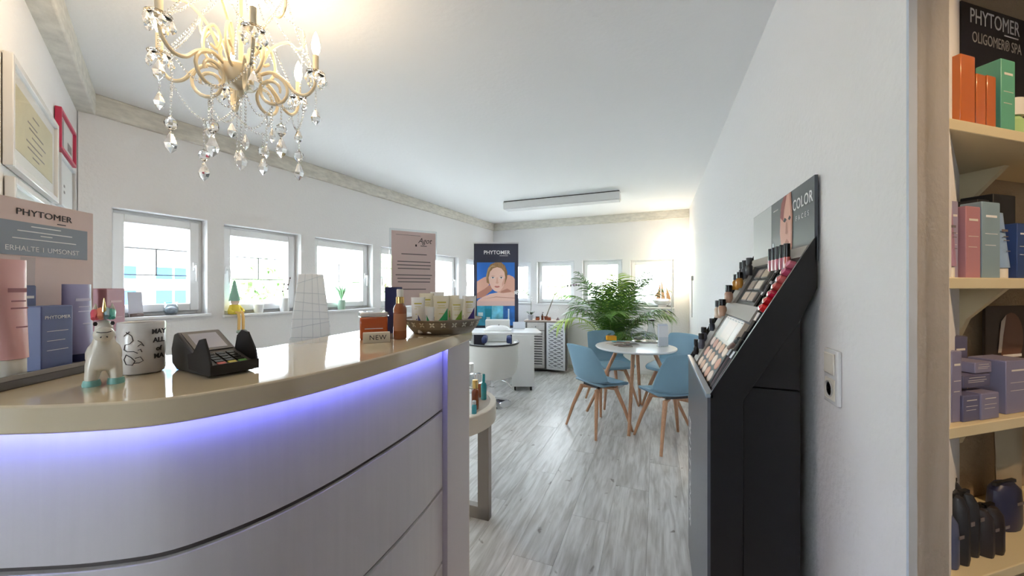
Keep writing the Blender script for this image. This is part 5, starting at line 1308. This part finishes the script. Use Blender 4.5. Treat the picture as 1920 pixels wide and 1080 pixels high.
# shadow palettes in a grid
pc = [rgb(206, 184, 164), rgb(186, 166, 148), rgb(150, 132, 120), rgb(214, 200, 186), rgb(168, 150, 138), rgb(190, 172, 150)]
pn = ['beige', 'sand', 'taupe', 'cream', 'greige', 'tan']
for k in range(6):
    t = sobj('eyeshadow_palette', '%s eyeshadow compact in the %s row of the palette grid' % (pn[k], ['lower', 'middle', 'upper'][k // 2]), 'eyeshadow', 0.30 + 0.105 * (k % 2), 0.385 + 0.052 * (k // 2), 'eyeshadow compacts')
    B(-0.046, 0.046, -0.022, 0.022, 0, 0.010).build('case', mat('case_grey', rgb(120, 116, 112), 0.35), t, bevel=0.002)
    B(-0.040, 0.040, -0.017, 0.017, 0.010, 0.0112).build('pan', mat('es_%d' % k, pc[k], 0.6), t)
for k in range(4):
    t = sobj('eyeliner', ['lowest', 'second lowest', 'third lowest', 'topmost'][k] + ' black eyeliner pen between the palettes and gloss pots', 'eyeliner', 0.525 + 0.02 * (k % 2), 0.375 + 0.045 * k, 'eyeliner pens', spin=0.05)
    MB().cyl((0, -0.03, 0.007), (0, 0.018, 0.007), 0.0065, n=10).build('barrel', black_gloss, t)
    MB().cyl((0, 0.019, 0.007), (0, 0.030, 0.007), 0.006, n=10).build('cap', MATS['cap_silver'], t)
# bottles at the far edge
fb = [(0.06, 0.06, black_gloss, black_gloss, 0.012, 0.075, 'slim black bottle lowest at the far edge of the stand'),
      (0.10, 0.10, mat('smoke', rgb(90, 92, 104), 0.2), black_gloss, 0.015, 0.075, 'smoky bottle with black cap at the far edge'),
      (0.05, 0.135, MATS['smoke'], black_gloss, 0.015, 0.07, 'grey nail bottle behind the smoky bottle'),
      (0.09, 0.20, mat('mascara_blue', rgb(44, 50, 66), 0.25), black_gloss, 0.013, 0.06, 'dark blue bottle half way down the far edge'),
      (0.07, 0.270, mat('found_a', rgb(214, 190, 168), 0.2), black_gloss, 0.020, 0.085, 'pale beige foundation bottle with black cap'),
      (0.12, 0.285, mat('found_b', rgb(196, 156, 130), 0.2), black_gloss, 0.018, 0.08, 'tan foundation bottle with black cap'),
      (0.08, 0.355, mat('found_c', rgb(188, 150, 128), 0.2), black_gloss, 0.018, 0.085, 'upper tan foundation bottle with tall black cap'),
      (0.07, 0.425, mat('found_d', rgb(190, 130, 50), 0.2), black_gloss, 0.016, 0.075, 'ochre bottle with thin black cap'),
      (0.12, 0.435, MATS['found_d'], black_gloss, 0.015, 0.075, 'amber bottle beside the ochre bottle'),
      (0.06, 0.480, dark_grey, dark_grey, 0.013, 0.085, 'dark grey tube at the top of the far edge'),
      (0.11, 0.485, dark_grey, dark_grey, 0.014, 0.085, 'second dark grey tube at the top of the far edge'),
      (0.16, 0.500, dark_grey, dark_grey, 0.014, 0.080, 'third dark grey tube, nearest the gloss tubes')]
for x, v, bm, cmx, r, h, lb in fb:
    p = MS @ Vector((x, v, 0.012))
    MBp = bottle_product('makeup_bottle', lb, (p.x - 0.012, p.y, p.z - 0.012), 0, r, h, bm, cmx, 0.85, 0.38, group='bottles along the far edge of the stand')

# ================================================================ SWITCH AND SOCKET
sw = thing('switch_socket', 'white light switch and socket plate on the right wall', 'switch', (0.46, 1.262, 1.03), pi / 2)
B(-0.042, 0.042, 0.0, 0.010, 0.0, 0.150).build('plate', white_gloss, sw, bevel=0.003)
MB().box(-0.030, 0.030, 0.010, 0.015, 0.082, 0.140).build('rocker', off_white, sw, bevel=0.003)
MB().box(-0.030, 0.030, 0.010, 0.0125, 0.012, 0.070).build('socket_frame', off_white, sw, bevel=0.002)
MB().lathe([(0.0, 0.0), (0.019, 0.0), (0.021, 0.0035), (0.0225, 0.0035), (0.0225, 0.0)], 28, Matrix.Translation((0, 0.0127, 0.041)) @ Matrix.Rotation(-pi / 2, 4, 'X')).build('socket_cup', mat('socket_grey', rgb(196, 192, 186), 0.4), sw)
for sx in (-1, 1): MB().cyl((sx * 0.009, 0.0125, 0.041), (sx * 0.009, 0.0140, 0.041), 0.003).build('socket_hole', black_matt, sw)

# ================================================================ SHELF NICHE ON THE ANGLED WALL
NO = Vector((0.46, 0.945)); NA_ = atan2(0.6, 0.8)
NIX = Vector((0.8, 0.6)); NIY = Vector((-0.6, 0.8))
def npt(x, y): p = NO + NIX * x + NIY * y; return (p.x, p.y)
NR = 1.15                                     # right end of the niche opening
BD = 0.195                                    # niche depth
o = MB().prism([npt(0.0, 0.0), npt(0.12, 0.0), npt(0.585, BD), npt(0.585, BD + 0.05), npt(0.30, 0.20), npt(0.05, 0.05)], 0, CEIL).build('wall_niche', wall_beige, None, smooth=0)
struct(o, 'beige rough plaster edge beside the product shelves', 'wall')
o = MB().prism([npt(0.585, BD), npt(NR + 0.05, BD), npt(NR + 0.05, BD + 0.05), npt(0.585, BD + 0.05)], 0, CEIL).build('wall_niche_back', wall_beige, None, smooth=0)
struct(o, 'beige back of the product niche', 'wall')
o = MB().prism([npt(NR, 0.0), npt(3.6, 0.0), npt(3.6, 0.3), npt(NR, 0.3)], 0, CEIL).build('wall_niche_side', wall_beige, None, smooth=0)
struct(o, 'beige wall to the right of the product niche', 'wall')
o = MB().prism([npt(0.05, 0.002), npt(NR, 0.002), npt(NR, BD), npt(0.585, BD)], 2.28, CEIL).build('wall_niche_head', wall_beige, None, smooth=0)
struct(o, 'beige plaster above the product niche', 'wall')
shelf_m = mat('shelf_cream', rgb(222, 206, 168), 0.5)
SHZ = [1.700, 1.372, 1.062, 0.735]
slab_lbl = ['topmost cream shelf, with orange and green products', 'second cream shelf, with pastel tubes', 'third cream shelf, with lavender boxes', 'lowest cream shelf in view, with dark pouches']
for k, z in enumerate(SHZ):
    t = thing('shelf', slab_lbl[k], 'shelf', npt(0.12, 0.0) + (z,), NA_, 'niche shelves')
    MB().prism([(0.0, 0.003), (NR - 0.125, 0.003), (NR - 0.125, BD - 0.002), (0.462, BD - 0.002)], -0.024, 0.0).build('board', shelf_m, t, bevel=0.002)
    for x in (0.47, 0.85):
        xz = MB().prism([(BD - 0.004, -0.024), (BD - 0.09, -0.024), (BD - 0.02, -0.11), (BD - 0.004, -0.16)], -0.01, 0.01, Matrix(((0, 0, 1, x), (1, 0, 0, 0), (0, 1, 0, 0), (0, 0, 0, 1)))).build('bracket', shelf_m, t, smooth=0)
# camera column -> place on the shelf, y0 behind the front edge
def nx(px, y0):
    d = ray(px); dx, dy = d.x * 0.8 + d.y * 0.6, -d.x * 0.6 + d.y * 0.8
    t = (y0 + 0.48) / dy
    return -0.935 + dx * t, t
def nbox(name, label, px0, px1, ytop, y0, k, m, ink=None, cat='box', depth=0.035, group=None, zbase=None, h=None, word=None):
    x0, t0 = nx(px0, y0); x1, t1 = nx(px1, y0)
    zb_ = SHZ[k] if zbase is None else zbase
    hh = h if h else CAMH + (540 - ytop) / FOC * (t0 + t1) / 2 - zb_
    p = npt((x0 + x1) / 2, y0 + depth / 2)
    return box_product(name, label, p + (zb_ + 0.0005,), NA_, abs(x1 - x0) * 0.97, depth, hh, m, ink, group, cat, word=word, lines=2)
def ntube(name, label, px0, px1, ytop, y0, k, m, cap, group=None, lean=0.0):
    x0, t0 = nx(px0, y0); x1, t1 = nx(px1, y0)
    hh = CAMH + (540 - ytop) / FOC * (t0 + t1) / 2 - SHZ[k]
    p = npt((x0 + x1) / 2, y0 + 0.02)
    return tube_product(name, label, p + (SHZ[k] + 0.0005,), NA_, abs(x1 - x0) * 0.95, hh, m, cap, group, band=(ink_grey, 0.7))
org = mat('orange_gloss', rgb(206, 112, 50), 0.16, coat=0.4)
tealc = mat('green_card', rgb(104, 176, 146), 0.35)
ntube('sun_cream_tube', 'orange tube at the left end of the top shelf', 1781, 1799, 104, 0.030, 0, org, off_white)
nbox('sun_cream_box', 'tall orange box on the top shelf', 1801, 1829, 104, 0.030, 0, org, None, depth=0.04)
nbox('sun_cream_box', 'shorter orange box left of the other short one, top shelf', 1831, 1849, 140, 0.030, 0, org, None, depth=0.035)
nbox('sun_cream_box', 'shorter orange box next to the green box, top shelf', 1851, 1868, 143, 0.030, 0, org, None, depth=0.035)
nbox('lotion_box', 'mint green box on the top shelf', 1877, 1904, 113, 0.030, 0, tealc, off_white, depth=0.04)
ntube('lotion_tube', 'mint green tube behind the orange boxes on the top shelf', 1855, 1874, 120, 0.085, 0, tealc, off_white)
bx = nx(1922, 0.03)[0]
bottle_product('cream_jar', 'pale green jar with cream lid on the top shelf', npt(bx, 0.06) + (SHZ[0],), NA_, 0.03, 0.105, mat('jar_green', rgb(176, 206, 140), 0.3), off_white, 0.95, 0.4, cat='jar')
# poster on the niche back
pz0, pz1 = SHZ[0] + 0.01, 2.17
pst = thing('niche_poster', 'dark poster with white lettering at the back of the top shelf', 'poster', npt(0.76, BD - 0.003) + (pz0,), NA_)
B(-0.172, 0.30, -0.004, 0.0, 0.0, 0.468).build('panel', mat('poster_dark', rgb(38, 36, 44), 0.4), pst)
text(pst, 'PHYTOMER', 0.062, (-0.014, -0.0045, 0.432), ink_white, sx=0.76)
text(pst, 'OLIGOMER\u00ae SPA', 0.045, (-0.004, -0.0045, 0.372), mat('ink_silver', rgb(190, 184, 176), 0.6), sx=0.70)
B(0.03, 0.10, -0.005, -0.0042, 0.402, 0.405).build('underline', ink_white, pst, smooth=0)
lv2 = mat('lav_tube', rgb(164, 156, 180), 0.35); pk2 = mat('rose_tube', rgb(190, 134, 140), 0.35); tl2 = mat('aqua_tube', rgb(140, 164, 176), 0.35); lb2 = mat('sky_tube', rgb(150, 176, 206), 0.3)
nbox('serum_box', 'lavender box at the left end of the second shelf', 1784, 1797, 378, 0.04, 1, lv2, off_white)
ntube('body_tube', 'mauve tube beside the lavender box on the second shelf', 1793, 1810, 385, 0.020, 1, mat('mauve_tube', rgb(176, 136, 156), 0.35), off_white)
nbox('serum_box', 'dusty rose box on the second shelf', 1811, 1839, 388, 0.030, 1, pk2, off_white)
nbox('serum_box', 'aqua box with white top panel on the second shelf', 1841, 1876, 380, 0.030, 1, tl2, ink_white)
ntube('body_tube', 'pale sky blue tube on the second shelf', 1883, 1906, 396, 0.030, 1, lb2, off_white)
nbox('serum_box', 'deep blue box at the right of the second shelf', 1907, 1935, 420, 0.03, 1, mat('deep_blue', rgb(52, 74, 126), 0.35), ink_white)
nbox('gift_box', 'black box behind the tubes on the second shelf', 1862, 1905, 366, 0.10, 1, black_matt, None, depth=0.06)
nbox('gift_box', 'low black box at the back left of the second shelf', 1833, 1856, 375, 0.10, 1, black_matt, None, depth=0.05)
lvb = mat('lavender_card', rgb(136, 132, 160), 0.4); lvd = mat('lavender_card_dark', rgb(98, 96, 126), 0.4)
nbox('cream_box', 'tall lavender box at the left end of the third shelf', 1785, 1804, 660, 0.02, 2, lvb, off_white)
nbox('cream_box', 'tall dark lavender box behind the left one', 1787, 1815, 632, 0.09, 2, lvd, off_white)
nbox('cream_box', 'left small cube box at the front of the third shelf', 1806, 1838, 742, 0.015, 2, lvd, off_white)
nbox('cream_box', 'right small cube box at the front of the third shelf', 1840, 1874, 738, 0.012, 2, lvb, off_white)
nbox('cream_box', 'large lavender box at the right of the third shelf', 1886, 1935, 676, 0.02, 2, lvb, off_white, depth=0.06)
nbox('cream_box', 'dark box lying on the two small cube boxes', 1806, 1858, 0, 0.03, 2, lvd, off_white, zbase=SHZ[2] + 0.066, h=0.026, depth=0.06)
nbox('cream_box', 'flat box lying on top of the stack', 1828, 1860, 0, 0.035, 2, lvb, off_white, zbase=SHZ[2] + 0.094, h=0.024, depth=0.06)
pc_ = thing('picture_card', 'dark picture card leaning at the back of the third shelf', 'picture', npt(nx(1900, 0.15)[0], 0.165) + (SHZ[2] + 0.001,), NA_)
B(-0.10, 0.10, -0.003, 0.003, 0.0, 0.235).build('card', mat('card_dark', rgb(40, 30, 28), 0.4), pc_)
MB().flat(ellipse(0.02, 0.14, 0.06, 0.075), -0.0036).build('print', mat('card_copper', rgb(110, 72, 58), 0.4), pc_, smooth=0)
MB().flat([(-0.045, 0.10), (-0.03, 0.19), (-0.005, 0.21), (-0.02, 0.15), (-0.028, 0.10)], -0.0044).build('print', mat('card_pale', rgb(206, 196, 186), 0.4), pc_, smooth=0)
B(-0.02, 0.07, -0.0042, -0.0036, 0.085, 0.093).build('text_line', ink_white, pc_, smooth=0)
def pouch(label, px0, px1, ytop, y0, m, seed):
    rnd = random.Random(seed)
    x0, t0 = nx(px0, y0); x1, t1 = nx(px1, y0)
    h = CAMH + (540 - ytop) / FOC * (t0 + t1) / 2 - SHZ[3]; w = abs(x1 - x0)
    t = thing('toiletry_pouch', label, 'pouch', npt((x0 + x1) / 2, y0 + 0.03) + (SHZ[3] + 0.001,), NA_, 'pouches on the lowest shelf')
    MB().lathe([(0.0, 0), (w * .46, 0.0), (w * .50, h * .1), (w * .50, h * .55), (w * .46, h * .85), (w * .30, h * .97), (0, h)], 14, sy=0.05 / w).build('bag', m, t)
    MB().box(-w * .42, w * .42, -0.004, 0.004, h * .95, h * 1.02).build('zip', black_gloss, t)
    B(-w * .2, w * .2, -0.0295, -0.0285, h * .62, h * .68).build('print_line', ink_grey, t, smooth=0)
pm_ = mat('pouch_black', (0.02, 0.02, 0.024, 1), 0.45); pb_ = mat('pouch_blue', rgb(84, 90, 118), 0.4)
pouch('slate blue pouch at the left end of the lowest shelf', 1793, 1816, 975, 0.02, pb_, 1)
pouch('black pouch behind the slate blue pouch', 1796, 1826, 912, 0.08, pm_, 2)
pouch('black pouch right of the slate blue one', 1817, 1834, 940, 0.02, pm_, 3)
pouch('second black pouch from the slate blue one', 1835, 1852, 935, 0.03, pm_, 4)
pouch('brown-black pouch in the middle of the lowest shelf', 1863, 1880, 965, 0.02, mat('pouch_brown', rgb(44, 38, 40), 0.45), 5)
pouch('brown-black pouch right of the middle', 1881, 1900, 960, 0.02, MATS['pouch_brown'], 6)
pouch('dark navy pouch lying at the right of the lowest shelf', 1896, 1940, 915, 0.06, mat('pouch_navy', rgb(44, 46, 74), 0.4), 7)
pg = thing('paper_bag', 'small beige paper bag at the back of the lowest shelf', 'bag', npt(nx(1885, 0.15)[0], 0.145) + (SHZ[3] + 0.001,), NA_)
MB().grid(lambda u, v: ((u - .5) * (0.10 + 0.03 * v), 0.02 * sin(pi * u) * -1, 0.25 * v), 6, 6).grid(lambda u, v: ((u - .5) * (0.10 + 0.03 * v), 0.02 * sin(pi * u), 0.25 * v), 6, 6).build('bag', mat('bag_beige', rgb(170, 156, 130), 0.7), pg)
MB().tube([(-0.03, 0, 0.25), (-0.02, 0, 0.29), (0.02, 0, 0.29), (0.03, 0, 0.25)], 0.002, 6).build('handle', mat('bag_cord', rgb(150, 136, 110), 0.7), pg)

# warm ceiling spot over the shelves
cs = thing('ceiling_spot', 'small white ceiling spotlight above the product shelves', 'spotlight', (1.25, 0.35, CEIL))
MB().lathe([(0.0, 0.0), (0.05, 0.0), (0.05, -0.02), (0.02, -0.025), (0.0, -0.025)], 24).build('rose', white_gloss, cs)
MB().lathe([(0.02, -0.02), (0.035, -0.05), (0.042, -0.11), (0.038, -0.11), (0.03, -0.05), (0.0, -0.03)], 24).build('shade', white_gloss, cs)
lt = bpy.data.lights.new('spot_light', 'SPOT'); lt.energy = 3.2; lt.color = (1.0, 0.70, 0.40); lt.spot_size = RAD(80); lt.spot_blend = 0.6; lt.shadow_soft_size = 0.03
lo = bpy.data.objects.new('spot_light', lt); C.objects.link(lo); lo.parent = cs; lo.location = (0, 0, -0.10)
dv = Vector((0.95, 1.25, 1.3)) - Vector((1.25, 0.35, CEIL - 0.1)); lo.rotation_euler = dv.to_track_quat('-Z', 'Y').to_euler()
